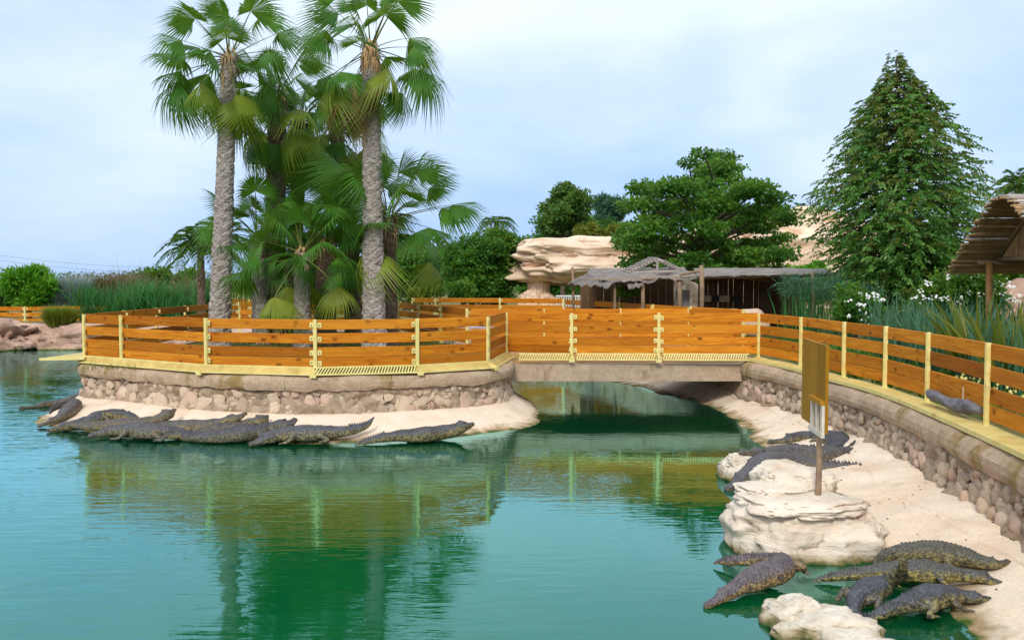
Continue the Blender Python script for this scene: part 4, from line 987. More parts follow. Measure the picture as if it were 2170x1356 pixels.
# ------------------------------------------------------------------ leaves by the thousand (numpy)
def unit(a_): return a_ / np.maximum(np.linalg.norm(a_, axis=1, keepdims=True), 1e-9)
def leaf_arrays(c, ax, ln, wd, tint, rg, curl=.18):
    n = len(c); ax = unit(ax); rnd = rg.normal(size=(n, 3)); sd_ = unit(np.cross(ax, rnd)); nn = np.cross(ax, sd_)
    ln = ln.reshape(-1, 1); wd = wd.reshape(-1, 1)
    v = np.stack([c, c + ax * ln * .45 + sd_ * wd + nn * ln * curl * .4, c + ax * ln - nn * ln * curl * .3, c + ax * ln * .45 - sd_ * wd + nn * ln * curl * .4], 1).reshape(-1, 3)
    q = np.arange(n * 4).reshape(-1, 4); t = np.repeat(tint, 4) + np.tile([-.06, 0, .1, 0], n)
    return v, q, np.clip(t, 0, 1)
class LV:
    def __init__(s): s.v = []; s.q = []; s.t = []; s.n = 0
    def add(s, v, q, t): s.v.append(v); s.q.append(q + s.n); s.t.append(t); s.n += len(v)
    def obj(s, name, mat, parent, loc=None, smooth=False):
        v = np.concatenate(s.v); c = v.mean(0) if parent is not None else np.array([v[:, 0].mean(), v[:, 1].mean(), v[:, 2].min()])
        me = np_mesh(name, v - c, np.concatenate(s.q), [M[mat]], {'tint': np.concatenate(s.t)}, smooth)
        o = bpy.data.objects.new(name, me); COL.objects.link(o); place(o, Vector(c), parent); return o
def clump(lv, c, rad, n, ls, rg, shell=.45, tbase=.45, lw=.32, droop=.35, updir=0):
    """one leafy clump: leaves crowd the outside of an uneven ellipsoid and stick out of it"""
    d = unit(rg.normal(size=(n, 3))); r = rg.random(n) ** shell
    lump = 1 + .25 * np.sin(d[:, 0] * 5 + c[0] * 3) * np.cos(d[:, 1] * 4 + c[1]) + .15 * np.sin(d[:, 2] * 7 + c[2])
    p = np.array(c) + d * (r * lump)[:, None] * np.array(rad)
    ax = d * .8 + rg.normal(size=(n, 3)) * .55 + np.array([0, 0, -droop + updir])
    ln = ls * rg.uniform(.65, 1.35, n)
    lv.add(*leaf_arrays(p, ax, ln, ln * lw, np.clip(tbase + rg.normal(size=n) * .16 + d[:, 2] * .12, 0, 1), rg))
def limb(mb, a_, b_, r0, r1, rnd, sag=.12, n=7):
    a_, b_ = Vector(a_), Vector(b_); m = a_.lerp(b_, .5) + Vector((rnd.uniform(-1, 1), rnd.uniform(-1, 1), rnd.uniform(-.2, .8))) * sag * (b_ - a_).length
    pts = catmull([a_, m, b_], n); mb.tube(pts, [r0 + (r1 - r0) * i / (n - 1) for i in range(n)], 7)
def tree(name, label, base, clumps, mat, nl, ls, seed, r0=.15, group=None, cat='tree', lw=.32, fork=None, droop=.35, tb=.45, branches=True, crown='crown', shell=.45, updir=0):
    rg = np.random.default_rng(seed); rnd = random.Random(seed); base = Vector(base)
    t = thing(name, base, label, cat, group); lv = LV()
    vol = [rx * ry + rx * rz + ry * rz for (_, (rx, ry, rz)) in clumps]; tot = sum(vol)
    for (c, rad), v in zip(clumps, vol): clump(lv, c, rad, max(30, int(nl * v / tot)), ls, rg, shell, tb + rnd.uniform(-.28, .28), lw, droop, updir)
    lv.obj(crown, mat, t)
    if branches:
        mb = MB(); top = fork or Vector((base.x, base.y, base.z + .55 * (max(c[2] for c, _ in clumps) - base.z)))
        top = Vector(top); apex = max((Vector(c) for c, _ in clumps), key=lambda v: v.z)
        pts = catmull([base - Vector((0, 0, .3)), base.lerp(top, .5) + Vector((rnd.uniform(-.1, .1), 0, 0)), top, top.lerp(apex, .85)], 18)
        mb.tube(pts, [r0 * (1.25 - 1.05 * i / 17) for i in range(18)], 9)
        for c, rad in clumps:
            f = min(.95, max(.25, (c[2] - base.z) / max(.1, apex.z - base.z) * .8)); k2 = int(f * 17)
            limb(mb, pts[k2], Vector(c) - Vector((0, 0, rad[2] * .3)), r0 * .38, r0 * .1, rnd)
        make('trunk', mb, M['bark'], t, smooth=True)
    return t
def blob_clumps(c, rad, n, cr, seed, flat=.7):
    rnd = random.Random(seed); o = []
    for _ in range(n):
        while True:
            d = Vector((rnd.uniform(-1, 1), rnd.uniform(-1, 1), rnd.uniform(-1, 1)))
            if .25 < d.length < 1: break
        k2 = cr * rnd.uniform(.7, 1.3)
        o.append(((c[0] + d.x * rad[0], c[1] + d.y * rad[1], c[2] + d.z * rad[2]), (k2, k2, k2 * flat)))
    return o
def blades(pos, h, w_, lean, bend, rg, tint=None, az=None):
    """upright strap leaves: pos (n,3)"""
    n = len(pos); az = rg.uniform(0, 2 * np.pi, n) if az is None else az
    d = np.stack([np.cos(az), np.sin(az), np.zeros(n)], 1); fa = rg.uniform(0, 2 * np.pi, n); sd_ = np.stack([np.cos(fa), np.sin(fa), np.zeros(n)], 1)
    lv = []; fr_ = [0, .35, .7, 1.0]; wf = [.8, 1, .72, .04]
    for f, k2 in zip(fr_, wf):
        c = pos + d * (h * (lean * f + bend * f ** 3))[:, None]; c = c + np.array([0, 0, 1.0]) * (h * f * (1 - .35 * np.abs(bend) * f ** 2))[:, None]
        lv += [c - sd_ * (w_ * k2)[:, None], c + sd_ * (w_ * k2)[:, None]]
    v = np.stack(lv, 1).reshape(-1, 3); b = (np.arange(n) * 8)[:, None]
    q = np.concatenate([b + np.array([[i * 2, i * 2 + 1, i * 2 + 3, i * 2 + 2]]) for i in range(3)], 0)
    tint = rg.uniform(.1, .8, n) if tint is None else tint
    t = np.repeat(tint, 8) + np.tile([-.15, -.15, 0, 0, .05, .05, .15, .15], n)
    return v, q, np.clip(t, 0, 1)

# ------------------------------------------------------------------ litter on the beach
rnd = random.Random(90); mb = MB()
for k_ in range(90):
    y = rnd.uniform(6.2, 17.5); u = rnd.uniform(.06, .92); p = bank_pt(y, u); s_ = rnd.uniform(.005, .014)
    mb.ico(p + Vector((0, 0, s_ * .4)), (s_ * rnd.uniform(.8, 2), s_, s_ * .6), 1, k_, .3)
tag(make('pebbles', mb, M['bolt']), 'dark pebbles and droppings on the beach', None, None, 'stuff')

# ------------------------------------------------------------------ trees behind the pond
# tiered broad tree
TB = Q(1490, 640, 38); TB.z = 1.0
rnd = random.Random(4); cl = []
prof = {326: (1460, 1570), 352: (1425, 1590), 385: (1410, 1600), 405: (1335, 1680), 440: (1325, 1690), 475: (1300, 1690), 510: (1290, 1700), 545: (1300, 1690), 570: (1330, 1680)}
for y_, (xa, xb) in prof.items():
    xa += 18; xb -= 18; n = int((xb - xa) / 30)
    for i in range(n):
        px = xa + (xb - xa) * (i + .5) / n + rnd.uniform(-12, 12); half = abs(px - 1490) / 205
        dep = 38 + rnd.uniform(-1, 1) * 3.6 * math.sqrt(max(.05, 1 - half ** 2))
        v = Q(px, y_ + rnd.uniform(-12, 14), dep); k2 = rnd.uniform(.42, .92); cl.append((tuple(v), (k2, k2, k2 * rnd.uniform(.32, .5))))
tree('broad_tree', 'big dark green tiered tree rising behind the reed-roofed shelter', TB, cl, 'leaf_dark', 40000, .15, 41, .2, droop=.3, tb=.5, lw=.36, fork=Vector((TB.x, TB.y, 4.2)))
# other trees and shrubs of the right background
def T(px0, px1, py0, py1, Y):
    """centre and radii of what spans that box at distance Y"""
    a_, b_ = Q(px0, py1, Y), Q(px1, py0, Y); c = (a_ + b_) / 2; return c, ((b_.x - a_.x) / 2, max(.8, (b_.x - a_.x) * .4), (b_.z - a_.z) / 2)
def bg(name, label, box, Y, mat, nclump, nl, ls, seed, cr=.45, **kw):
    c, rad = T(*box, Y); m = min(rad); k2 = {k_: kw.pop(k_) for k_ in list(kw) if k_ in ('r0', 'cat', 'group', 'lw', 'droop', 'tb', 'branches', 'crown', 'updir')}
    cl = blob_clumps(c, [r * .78 for r in rad], nclump, cr * m, seed, kw.get('flat', .75))
    return tree(name, label, (c.x, c.y, 1.0), cl, mat, nl, ls, seed, **k2)
G_B = 'trees and bushes behind the pond'
bg('leafy_tree', 'airy olive-green tree standing tallest behind the mushroom rock', (1120, 1262, 392, 500), 55, 'leaf_olive', 26, 15000, .21, 51, .42, group=G_B)
bg('feathery_tree', 'feathery blue-green tree between the airy tree and the tiered tree', (1250, 1345, 405, 500), 60, 'leaf_blue', 16, 9000, .26, 52, .45, group=G_B, lw=.12)
bg('dense_tree', 'dark green treeline right behind the mushroom rock', (1085, 1330, 448, 560), 59, 'leaf_dark', 40, 15000, .2, 68, .45, group=G_B)
bg('yellow_bush', 'yellow-green bush on top of the mushroom rock line', (1195, 1320, 474, 512), 53, 'leaf_yellow', 12, 5000, .17, 53, .6, group=G_B, cat='bush', crown='foliage')
bg('dense_tree', 'dense dark tree just left of the mushroom rock', (985, 1120, 474, 650), 47, 'leaf_mid', 44, 20000, .19, 54, .42, group=G_B)
bg('dense_tree', 'dark rounded tree directly right of the palm group', (930, 1075, 476, 650), 46, 'leaf_dark', 44, 20000, .18, 55, .42, group=G_B)
bg('dense_tree', 'shadowy tree behind the pedestal of the mushroom rock', (1090, 1235, 520, 660), 58, 'leaf_dark', 24, 10000, .2, 56, .45, group=G_B)
bg('dense_tree', 'dark tree behind the trunks of the palm group', (800, 985, 500, 650), 52, 'leaf_dark', 34, 13000, .2, 57, .45, group=G_B)
bg('dense_tree', 'dark green tree seen between the palm trunks at the back', (500, 820, 520, 650), 56, 'leaf_dark', 40, 13000, .24, 58, .5, group=G_B)
bg('low_bush', 'low bright shrub in front of the dark trees, above the far fence', (950, 1010, 590, 650), 37.5, 'leaf_mid', 10, 4000, .12, 59, .5, group=G_B, cat='bush', crown='foliage')
bg('low_bush', 'light green shrub just left of the far fence post', (858, 900, 612, 650), 36.5, 'leaf_yellow', 7, 1600, .11, 60, .5, group=G_B, cat='bush', crown='foliage')
bg('leafy_tree', 'light green tree filling the gap above the shelter roof at its right end', (1665, 1775, 555, 640), 33, 'leaf_bright', 26, 12000, .15, 61, .42, group=G_B)
0 and bg('dense_tree', 'dark tree between the cliff and the tiered tree', (1545, 1720, 470, 620), 47, 'leaf_dark', 20, 8000, .18, 62, .42, group=G_B)
bg('leafy_tree', 'dark leafy tree standing left of the hut behind the white flowers', (1950, 2075, 500, 640), 25.5, 'leaf_dark', 24, 9000, .13, 63, .42, group=G_B)
bg('leafy_tree', 'leafy dark tree behind the reed hut', (2100, 2230, 470, 660), 30, 'leaf_mid', 22, 9000, .15, 64, .42, group=G_B)

# tall conical tree with drooping compound leaves
rg = np.random.default_rng(77); rnd = random.Random(77); CY = 25.0; cb = Q(1903, 640, CY); cb.z = 1.0
ct = thing('conical_tree', cb, 'tall conical tree with drooping feathery leaves at the right', 'tree')
ys_ = [118, 160, 200, 250, 300, 350, 400, 440, 490, 540, 600, 650]; hw_ = [10, 36, 66, 98, 120, 136, 152, 150, 138, 120, 98, 74]; cx_ = [1898, 1900, 1903, 1905, 1910, 1908, 1900, 1905, 1903, 1900, 1895, 1895]
lv = LV(); lv2 = LV(); mbt = MB()
trk = [Q(np.interp(y_, ys_, cx_), y_, CY) for y_ in range(640, 120, -26)]; mbt.tube([cb - Vector((0, 0, .2))] + trk, [.16] + list(np.linspace(.15, .015, len(trk))), 9)
BOUGHS = []
for k_ in range(135):
    yb_ = 124 + 530 * ((k_ + rnd.random()) / 135) ** .8; BOUGHS.append((yb_, k_ * 2.39996 + rnd.uniform(-.3, .3), rnd.choice((.6, .78, .9, .96, 1.0, 1.06))))
NSP = 4200
for k_ in range(NSP):
    yb_, ab_, lb_ = BOUGHS[rnd.randrange(135)]; y_ = min(655, max(116, yb_ + rnd.gauss(0, 17)))
    hw = np.interp(y_, ys_, hw_) / FPX * CY; cx = Q(np.interp(y_, ys_, cx_), y_, CY)
    az = ab_ + rnd.gauss(0, .22); branch = .64 + .62 * noise.noise(Vector((math.cos(az) * 1.7, math.sin(az) * 1.7, y_ * .022)))  # uneven outline: boughs and gaps
    fo_ = rnd.random() ** .55; rr = hw * lb_ * (.12 + .95 * fo_); o = cx + Vector((math.cos(az) * rr, math.sin(az) * rr, rnd.uniform(-.1, .1) + .35 * fo_ * hw * .4 - .85 * fo_ ** 3 * hw * .5))
    d = Vector((math.cos(az + rnd.uniform(-.6, .6)), math.sin(az + rnd.uniform(-.6, .6)), rnd.uniform(-.25, .5))).normalized()
    l = rnd.uniform(.32, .66) * (1.0 if y_ > 260 else .66) * min(1, max(.3, (y_ - 96) / 130)); n = 8
    ii = np.repeat(np.arange(n), 2); f = (ii + .6) / n; sgn = np.tile([1, -1], n); side = d.cross(Vector((0, 0, 1))).normalized()
    base = np.array(o) + np.outer(f * l, np.array(d)) + np.outer(f ** 2 * l * -.5, [0, 0, 1])
    ax = np.array(d) * .55 + np.outer(sgn, np.array(side)) * .62 + np.array([0, 0, -.62]) + rg.normal(size=(n * 2, 3)) * .2
    ln = min(1, max(.45, (y_ - 80) / 130)) * rg.uniform(.11, .19, n * 2) * (1 - .35 * np.abs(f - .45)) ; top_ = max(0, min(1, (430 - y_) / 300))
    tone = rnd.random()
    (lv2 if rnd.random() < .5 * top_ + .10 else lv).add(*leaf_arrays(base, ax, ln, ln * .18, np.clip(.12 + .6 * tone + rg.normal(size=n * 2) * .1, 0, 1), rg))
    if k_ % 14 == 0: limb(mbt, Q(np.interp(y_ + 16, ys_, cx_), y_ + 16, CY), o, .03, .008, rnd, .1, 5)
lv.obj('crown', 'leaf_cone', ct); lv2.obj('young_shoots', 'shoot', ct); make('trunk', mbt, M['bark'], ct, smooth=True)

# ------------------------------------------------------------------ feather palms far behind
def frond_arrays(o, az, el, L_, droop, rg, nl=26, ll=.42, tb=.4):
    d = np.array([math.cos(az) * math.cos(el), math.sin(az) * math.cos(el), math.sin(el)]); side = np.array([-math.sin(az), math.cos(az), 0])
    f = np.repeat(np.linspace(.12, 1, nl), 2); sgn = np.tile([1, -1], nl)
    base = np.array(o) + np.outer(f * L_, d) + np.outer(f ** 2.2 * L_ * -droop, [0, 0, 1])
    ax = np.outer(np.ones(nl * 2), d) * .55 + np.outer(sgn, side) * .75 + np.outer(f, [0, 0, -1]) * (.3 + droop) + rg.normal(size=(nl * 2, 3)) * .08
    ln = ll * (1 - .75 * np.abs(f - .42)) * rg.uniform(.9, 1.1, nl * 2)
    return leaf_arrays(base, ax, ln, ln * .07, np.clip(tb + rg.normal(size=nl * 2) * .12, 0, 1), rg, .1)
def feather_palm(label, top, nfr, L_, seed, mat='leaf_dark', r0=.13, el=(75, -25), droop=.55, azs=None):
    rg = np.random.default_rng(seed); rnd = random.Random(seed); t = thing('feather_palm', (top.x, top.y, 1.0), label, 'palm tree', 'feather palms behind the pond'); lv = LV(); mb = MB()
    for k_ in range(nfr):
        f = (k_ + .5) / nfr; az = (k_ * 2.39996) if azs is None else rnd.choice(azs) + rnd.uniform(-.4, .4); e_ = R(el[0] + (el[1] - el[0]) * f + rnd.uniform(-8, 8)); l = L_ * rnd.uniform(.85, 1.1)
        lv.add(*frond_arrays(top, az, e_, l, droop * rnd.uniform(.8, 1.2), rg, ll=l * .30))
        d = Vector((math.cos(az) * math.cos(e_), math.sin(az) * math.cos(e_), math.sin(e_)))
        mb.tube([top + d * l * q + Vector((0, 0, -(q ** 2.2) * l * droop)) for q in (0, .25, .5, .75, 1)], [.022, .018, .013, .008, .003], 5)
    lv.obj('crown', mat, t); make('midribs', mb, M['petiole'], t)
    make('trunk', trunk_mb(Vector((top.x, top.y, .9)), top, r0 * 1.2, r0, seed), M['trunk_dark'], t); return t
feather_palm('dark arching feather palm just left of the leftmost tall palm trunk', Q(425, 515, 36), 26, 1.75, 201, 'leaf_mid', el=(70, -20), droop=.6)
feather_palm('lower feather palm between the reeds and the leftmost trunk', Q(470, 500, 38), 22, 1.8, 202, 'leaf_dark', el=(75, -30), droop=.6)
feather_palm('small drooping feather palm above the dark trees right of the palm group', Q(1052, 470, 49), 14, 1.4, 203, 'leaf_dark', el=(50, -5), droop=.75)
feather_palm('tiny palm top peeking over the cliff beside the tiered tree', Q(1697, 445, 62), 16, 1.0, 204, 'leaf_blue', el=(80, 0), droop=.4)
feather_palm('feather palm behind the roof of the reed hut at the right edge', Q(2160, 392, 32), 22, 1.25, 205, 'leaf_mid', el=(75, -25), droop=.6)

# ------------------------------------------------------------------ plants on the far left shore
rg = np.random.default_rng(31)
c, rad = T(2, 124, 568, 650, 39)
t = tree('rosette_shrub', 'round bright green shrub of leaf rosettes on the far left shore', (c.x, c.y, 1.0), blob_clumps(c, [r * .8 for r in rad], 46, .34, 71, 1.0), 'leaf_bright', 11000, .24, 71, .1, cat='shrub', lw=.13, droop=0, updir=.35, crown='foliage')
def tuft(name, label, px, py0, py1, Y, n, mat, wpx, seed, w_=.012, lean=.5, bend=.35, cat='grass tuft', group=None, zb=None, dome=0):
    rg = np.random.default_rng(seed); a_ = Q(px, py1, Y); b_ = Q(px, py0, Y); h = b_.z - a_.z; base = zb if zb is not None else a_.z; rw = wpx / FPX * Y
    az = rg.uniform(0, 2 * np.pi, n); r = rw * .38 * rg.random(n) ** .5
    pos = np.stack([a_.x + np.cos(az) * r, a_.y + np.sin(az) * r, np.full(n, base)], 1); hh = (h + a_.z - base) * rg.uniform(.6, 1.05, n) * (1 - dome * (r / (rw * .38)) ** 2)
    lv = LV(); lv.add(*blades(pos, hh, np.full(n, w_), lean * rg.random(n) ** .7 * rw / max(h, .1), bend * rg.uniform(0, 1, n), rg, None, az))
    o = lv.obj(name, mat, None); return tag(o, label, cat, group)
tuft('grass_tuft', 'yellow-tipped green tuft of ornamental grass on the pinkish rocks', 128, 636, 692, 36.6, 1700, 'leaf_yellow', 62, 81, .014, .5, .5, dome=.55)
inner = tuft('inner_blades', None, 127, 640, 692, 36.65, 800, 'leaf_bright', 50, 181, .014, .4, .4, None, dome=.5)
outer_ = bpy.data.objects['grass_tuft']; w_ = inner.location - outer_.location; inner.parent = outer_; inner.location = w_; inner['label'] = 'greener blades in the middle of the tuft'
tuft('fountain_grass', 'tall silvery fountain grass right of the round shrub', 158, 575, 652, 40, 1200, 'leaf_grey', 40, 82, .012, .55, .35)
tuft('fountain_grass', 'silvery fountain grass clump half hidden behind the yellow tuft', 112, 605, 655, 39.5, 700, 'leaf_grey', 40, 83, .012, .6, .35)
tuft('plume_grass', 'brownish mound of plume grass at the left of the reed bed', 228, 572, 650, 43, 2600, 'leaf_brown', 78, 84, .016, .8, .45)
def bed(name, label, xa, xb, Ya, Yb, n, h, mat, seed, w_=.018, lean=.25, bend=.25, z=1.0, cat=None):
    rg = np.random.default_rng(seed); Y = rg.uniform(Ya, Yb, n); px = rg.uniform(xa, xb, n)
    pos = np.stack([(px - 1085) / FPX * Y, Y, np.full(n, z)], 1)
    hv = h * (1 + .3 * np.sin(pos[:, 0] * 1.9) * np.cos(pos[:, 1] * 1.3)) * rg.uniform(.6, 1.1, n)
    lv = LV(); lv.add(*blades(pos, hv, np.full(n, w_), lean * rg.normal(size=n), bend * rg.normal(size=n), rg))
    o = lv.obj(name, mat, None); return tag(o, label, None, None, 'stuff')
bed('reeds', 'green reed bed on the far shore left of the palms', 165, 470, 38.5, 44, 9000, 1.55, 'leaf_reed', 91, .02, .3, .3)
bed('seed_plumes', 'pale brown seed plumes above the reed bed', 190, 460, 40, 45, 900, 2.2, 'leaf_brown', 92, .012, .25, .3)
bg('hedge', 'dark green hedge behind the reed bed', (270, 460, 560, 650), 48, 'leaf_mid', 30, 9000, .2, 65, .5, group=G_B, cat='hedge', branches=False, crown='foliage')
bg('hedge', 'dark green undergrowth left of the rosette shrub', (-60, 40, 602, 660), 42, 'leaf_mid', 16, 5000, .16, 66, .6, group=G_B, cat='hedge', branches=False, crown='foliage')
bg('hedge', 'low hedge behind the silvery grass', (110, 300, 604, 650), 47, 'leaf_reed', 18, 6000, .18, 67, .6, group=G_B, cat='hedge', branches=False, crown='foliage')
# far scrub on the horizon
rg = np.random.default_rng(5); lv = LV(); n = 60000
x = rg.uniform(-150, 130, n); y = rg.uniform(110, 150, n); z = 1 + (1.6 + .9 * np.sin(x * .21) + .9 * np.sin(x * .53 + 1)) * rg.random(n)
lv.add(*leaf_arrays(np.stack([x, y, z], 1), rg.normal(size=(n, 3)) + [0, 0, .4], rg.uniform(.25, .5, n), rg.uniform(.12, .2, n), rg.uniform(.1, .6, n), rg))
tag(lv.obj('distant_scrub', 'leaf_olive', None), 'distant scrub along the horizon', None, None, 'stuff')

# ------------------------------------------------------------------ planting on the right bank
rg = np.random.default_rng(33); n = 2600
Y = rg.uniform(7.5, 20.5, n); X = 6.35 + .12 * (Y - 7) + rg.uniform(0, 1, n) ** 1.3 * 2.6; keep = (np.sin(X * 5.3 + Y * 3.1) + np.sin(Y * 4.7 - X * 2)) > -.9
X, Y = X[keep], Y[keep]; n = len(X)
hv = (.95 + .35 * np.clip((X - 6.6) / 1.2, 0, 1)) * rg.uniform(.65, 1.12, n) * np.interp(Y, [7, 12, 16, 20], [.75, .95, 1.12, 1.1])
lv = LV(); lv.add(*blades(np.stack([X, Y, np.full(n, 1.0)], 1), hv, rg.uniform(.014, .026, n), .16 * rg.normal(size=n), .2 * rg.normal(size=n), rg))
tag(lv.obj('iris_leaves', 'leaf_blue', None), 'tall blue-green sword leaves behind the right-hand fence', None, None, 'stuff')
rg = np.random.default_rng(34); n = 16000
Y = rg.uniform(4, 24, n); X = 5.95 + rg.uniform(0, 5, n); lv = LV()
lv.add(*leaf_arrays(np.stack([X, Y, 1.0 + .22 * rg.random(n) ** 2], 1), rg.normal(size=(n, 3)) + [0, 0, .6], rg.uniform(.07, .14, n), rg.uniform(.02, .04, n), rg.uniform(.1, .9, n), rg))
tag(lv.obj('ground_cover', 'leaf_mid', None), 'leafy ground cover behind the right-hand fence', None, None, 'stuff')
n = 260; Y = rg.uniform(8, 14, n); X = 6.05 + .1 * (Y - 8) + rg.uniform(0, .5, n); lv = LV()
lv.add(*leaf_arrays(np.stack([X, Y, 1.16 + .12 * rg.random(n)], 1), rg.normal(size=(n, 3)) * .4 + [0, -.3, 1], rg.uniform(.04, .06, n), rg.uniform(.02, .03, n), rg.uniform(0, 1, n), rg))
tag(lv.obj('yellow_flowers', 'flower_y', None), 'small yellow flowers in the ground cover', None, None, 'stuff')
# grass inside the island
rg = np.random.default_rng(36); n = 9000
X = rg.uniform(-8.7, -1.6, n); Y = rg.uniform(17.5, 29.5, n); lv = LV()
lv.add(*blades(np.stack([X, Y, np.full(n, 1.0)], 1), rg.uniform(.04, .14, n), np.full(n, .008), .4 * rg.normal(size=n), .3 * rg.normal(size=n), rg))
tag(lv.obj('grass', 'leaf_yellow', None), 'thin grass under the palms', None, None, 'stuff')
# white-flowering bush
c, rad = T(1945, 2150, 580, 690, 19.5)
fb = tree('flowering_bush', 'bush with white flower clusters below the hut eave', (c.x, c.y, 1.0), blob_clumps(c, [r * .8 for r in rad], 34, .34, 72, .85), 'leaf_mid', 12000, .11, 72, .06, cat='bush', crown='foliage')
rnd = random.Random(72); mb = MB()
for k_ in range(38):
    az = rnd.uniform(math.pi * .95, math.pi * 2.05); e_ = rnd.uniform(-.1, 1.2)
    p = Vector(c) + Vector((math.cos(az) * math.cos(e_) * rad[0] * 1.04, math.sin(az) * math.cos(e_) * rad[1] * .9, math.sin(e_) * rad[2] * 1.0))
    for _ in range(4):
        q = p + Vector((rnd.gauss(0, .05), rnd.gauss(0, .05), rnd.gauss(0, .028))); nn = Vector((rnd.gauss(0, .5), -1 + rnd.gauss(0, .3), .8)).normalized(); a_ = nn.orthogonal().normalized() * .03; b_ = nn.cross(a_)
        mb.add([q + a_, q + b_, q - a_, q - b_, q + nn * .012], [(0, 1, 4), (1, 2, 4), (2, 3, 4), (3, 0, 4)])
o = make('flower_clusters', mb, M['flower'], fb); o['kind'] = 'stuff'
c, rad = T(1775, 1850, 612, 690, 21.5)
fb = tree('flowering_bush', 'smaller white-flowering bush at the foot of the conical tree', (c.x, c.y, 1.0), blob_clumps(c, [r * .8 for r in rad], 14, .28, 73, .85), 'leaf_dark', 4000, .11, 73, .05, cat='bush', crown='foliage')
mb = MB()
for k_ in range(22):
    p = Vector(c) + Vector((rnd.uniform(-1, 1) * rad[0], -rad[1] * rnd.uniform(.5, 1), rnd.uniform(-1, .8) * rad[2])); 
    for _ in range(4):
        q = p + Vector((rnd.gauss(0, .04), rnd.gauss(0, .04), rnd.gauss(0, .03))); a_ = Vector((.03, 0, .005)); b_ = Vector((0, .01, .03))
        mb.add([q + a_, q + b_, q - a_, q - b_, q + Vector((0, -.012, 0))], [(0, 1, 4), (1, 2, 4), (2, 3, 4), (3, 0, 4)])
o = make('flower_clusters', mb, M['flower'], fb); o['kind'] = 'stuff'
def papyrus(label, px, py0, Y, n, seed, w_=40):
    rg = np.random.default_rng(seed); rnd = random.Random(seed); b = Q(px, py0, Y); t = thing('papyrus_clump', (b.x, Y, 1.0), label, 'reed clump', 'papyrus clumps beside the shelter'); lv = LV(); rw = w_ / FPX * Y
    pos = np.stack([b.x + rg.normal(size=n) * rw * .3, Y + rg.normal(size=n) * .3, np.full(n, 1.0)], 1)
    lv.add(*blades(pos, (b.z - 1) * rg.uniform(.7, 1.0, n), np.full(n, .014), .12 * rg.normal(size=n), .12 * rg.normal(size=n), rg)); lv.obj('stems', 'leaf_reed', t)
    lv = LV()
    for k_ in range(n // 2):
        o = np.array([b.x + rnd.gauss(0, rw * .38), Y + rnd.gauss(0, .35), 1 + (b.z - 1) * rnd.uniform(.72, 1.0)]); m = 26
        lv.add(*leaf_arrays(np.repeat(o[None], m, 0), rg.normal(size=(m, 3)) + [0, 0, .15], rg.uniform(.2, .42, m), np.full(m, .006), rg.uniform(.1, .8, m), rg))
    lv.obj('umbels', 'leaf_blue', t); return t
papyrus('papyrus clump left of the last shelter post', 1690, 590, 24.5, 60, 301)
papyrus('papyrus clump right of the last shelter post', 1745, 586, 24, 70, 302, 46)
papyrus('papyrus clump under the conical tree', 1800, 610, 23, 50, 303)
# yellow-green young palms among the iris below the hut
for k_, (px, Y, h_) in enumerate(((2075, 14.5, 1.7), (2150, 13.2, 1.55))):
    b = Q(px, 700, Y); tuft('yucca', ('yellow-green strap-leaved plant left of the hut post', 'yellow-green strap-leaved plant at the right edge below the hut')[k_], px, 592 + k_ * 18, 700, Y, 60, 'leaf_yellow', 60, 310 + k_, .028, .9, .3, 'plant', 'strap-leaved plants below the hut', 1.0)

# ------------------------------------------------------------------ reed hut at the right
ht = thing('reed_hut', (10, 16, 1.0), 'open hut with a curved roof of dry reeds at the right edge', 'hut')
XH0, XH1 = 8.63, 13.2; YA = 16.0
prof = catmull([(0, YA - 1.85, 2.86), (0, YA - 1.35, 3.32), (0, YA - .82, 3.80), (0, YA - .32, 4.16), (0, YA, 4.22), (0, YA + .34, 4.14), (0, YA + .85, 3.72), (0, YA + 1.4, 3.25), (0, YA + 1.85, 2.90)], 138)
rnd = random.Random(12)
for k_, p in enumerate(prof):
    for layer in range(1 if rnd.random() < .35 else 2):
        x0 = XH0 + rnd.uniform(-.06, .12) + layer * .02; x1 = XH1; r = rnd.uniform(.019, .026)
        yy = p.y + rnd.uniform(-.012, .012); zz = p.z + layer * .032 + rnd.uniform(-.008, .012)
        mb = MB(); mid = (x0 + x1) / 2
        mb.tube([(x0, yy, zz + rnd.uniform(-.012, .012)), (mid, yy + rnd.uniform(-.02, .02), zz + rnd.uniform(-.02, .02)), (x1, yy, zz)], [r, r * .95, r * .8], 5)
        make('reed', mb, M['reed' if layer == 0 else 'reed_grey'], ht)
# gable infill of upright reeds, rafters, tie beam, posts
XG = 9.45
for side in (-1, 1):
    mb = MB(); mb.tube([(XG - .02, YA + side * 1.45, 3.16), (XG - .02, YA + side * .8, 3.70), (XG - .02, YA + side * .28, 4.08)], [.035, .035, .03], 8); make('rafter', mb, M['pole'], ht, smooth=True)
y_ = YA - 1.4
while y_ < YA + 1.4:
    zt = float(np.interp(abs(y_ - YA), [0, .35, .85, 1.4], [4.10, 4.02, 3.62, 3.18])); w_ = rnd.uniform(.035, .06)
    if zt > 3.22:
        mb = MB(); mb.tube([(XG + .03 + rnd.uniform(-.01, .01), y_, 3.19), (XG + .03, y_, zt)], w_ * .55, 6); make('gable_reed', mb, M['reed'], ht)
    y_ += w_ * 1.05
mb = MB(); mb.tube([(XG - .05, YA - 1.6, 3.15), (XG - .05, YA + 1.6, 3.17)], .05, 9); make('tie_beam', mb, M['pole'], ht, smooth=True)
for y_ in (YA + 1.42, YA - 1.42):
    mb = MB(); mb.tube([(XH0 + .4, y_, 3.10), (XH1, y_, 3.12)], .045, 9); make('eave_pole', mb, M['pole'], ht, smooth=True)
pz = Q(2097, 552, 17.35)
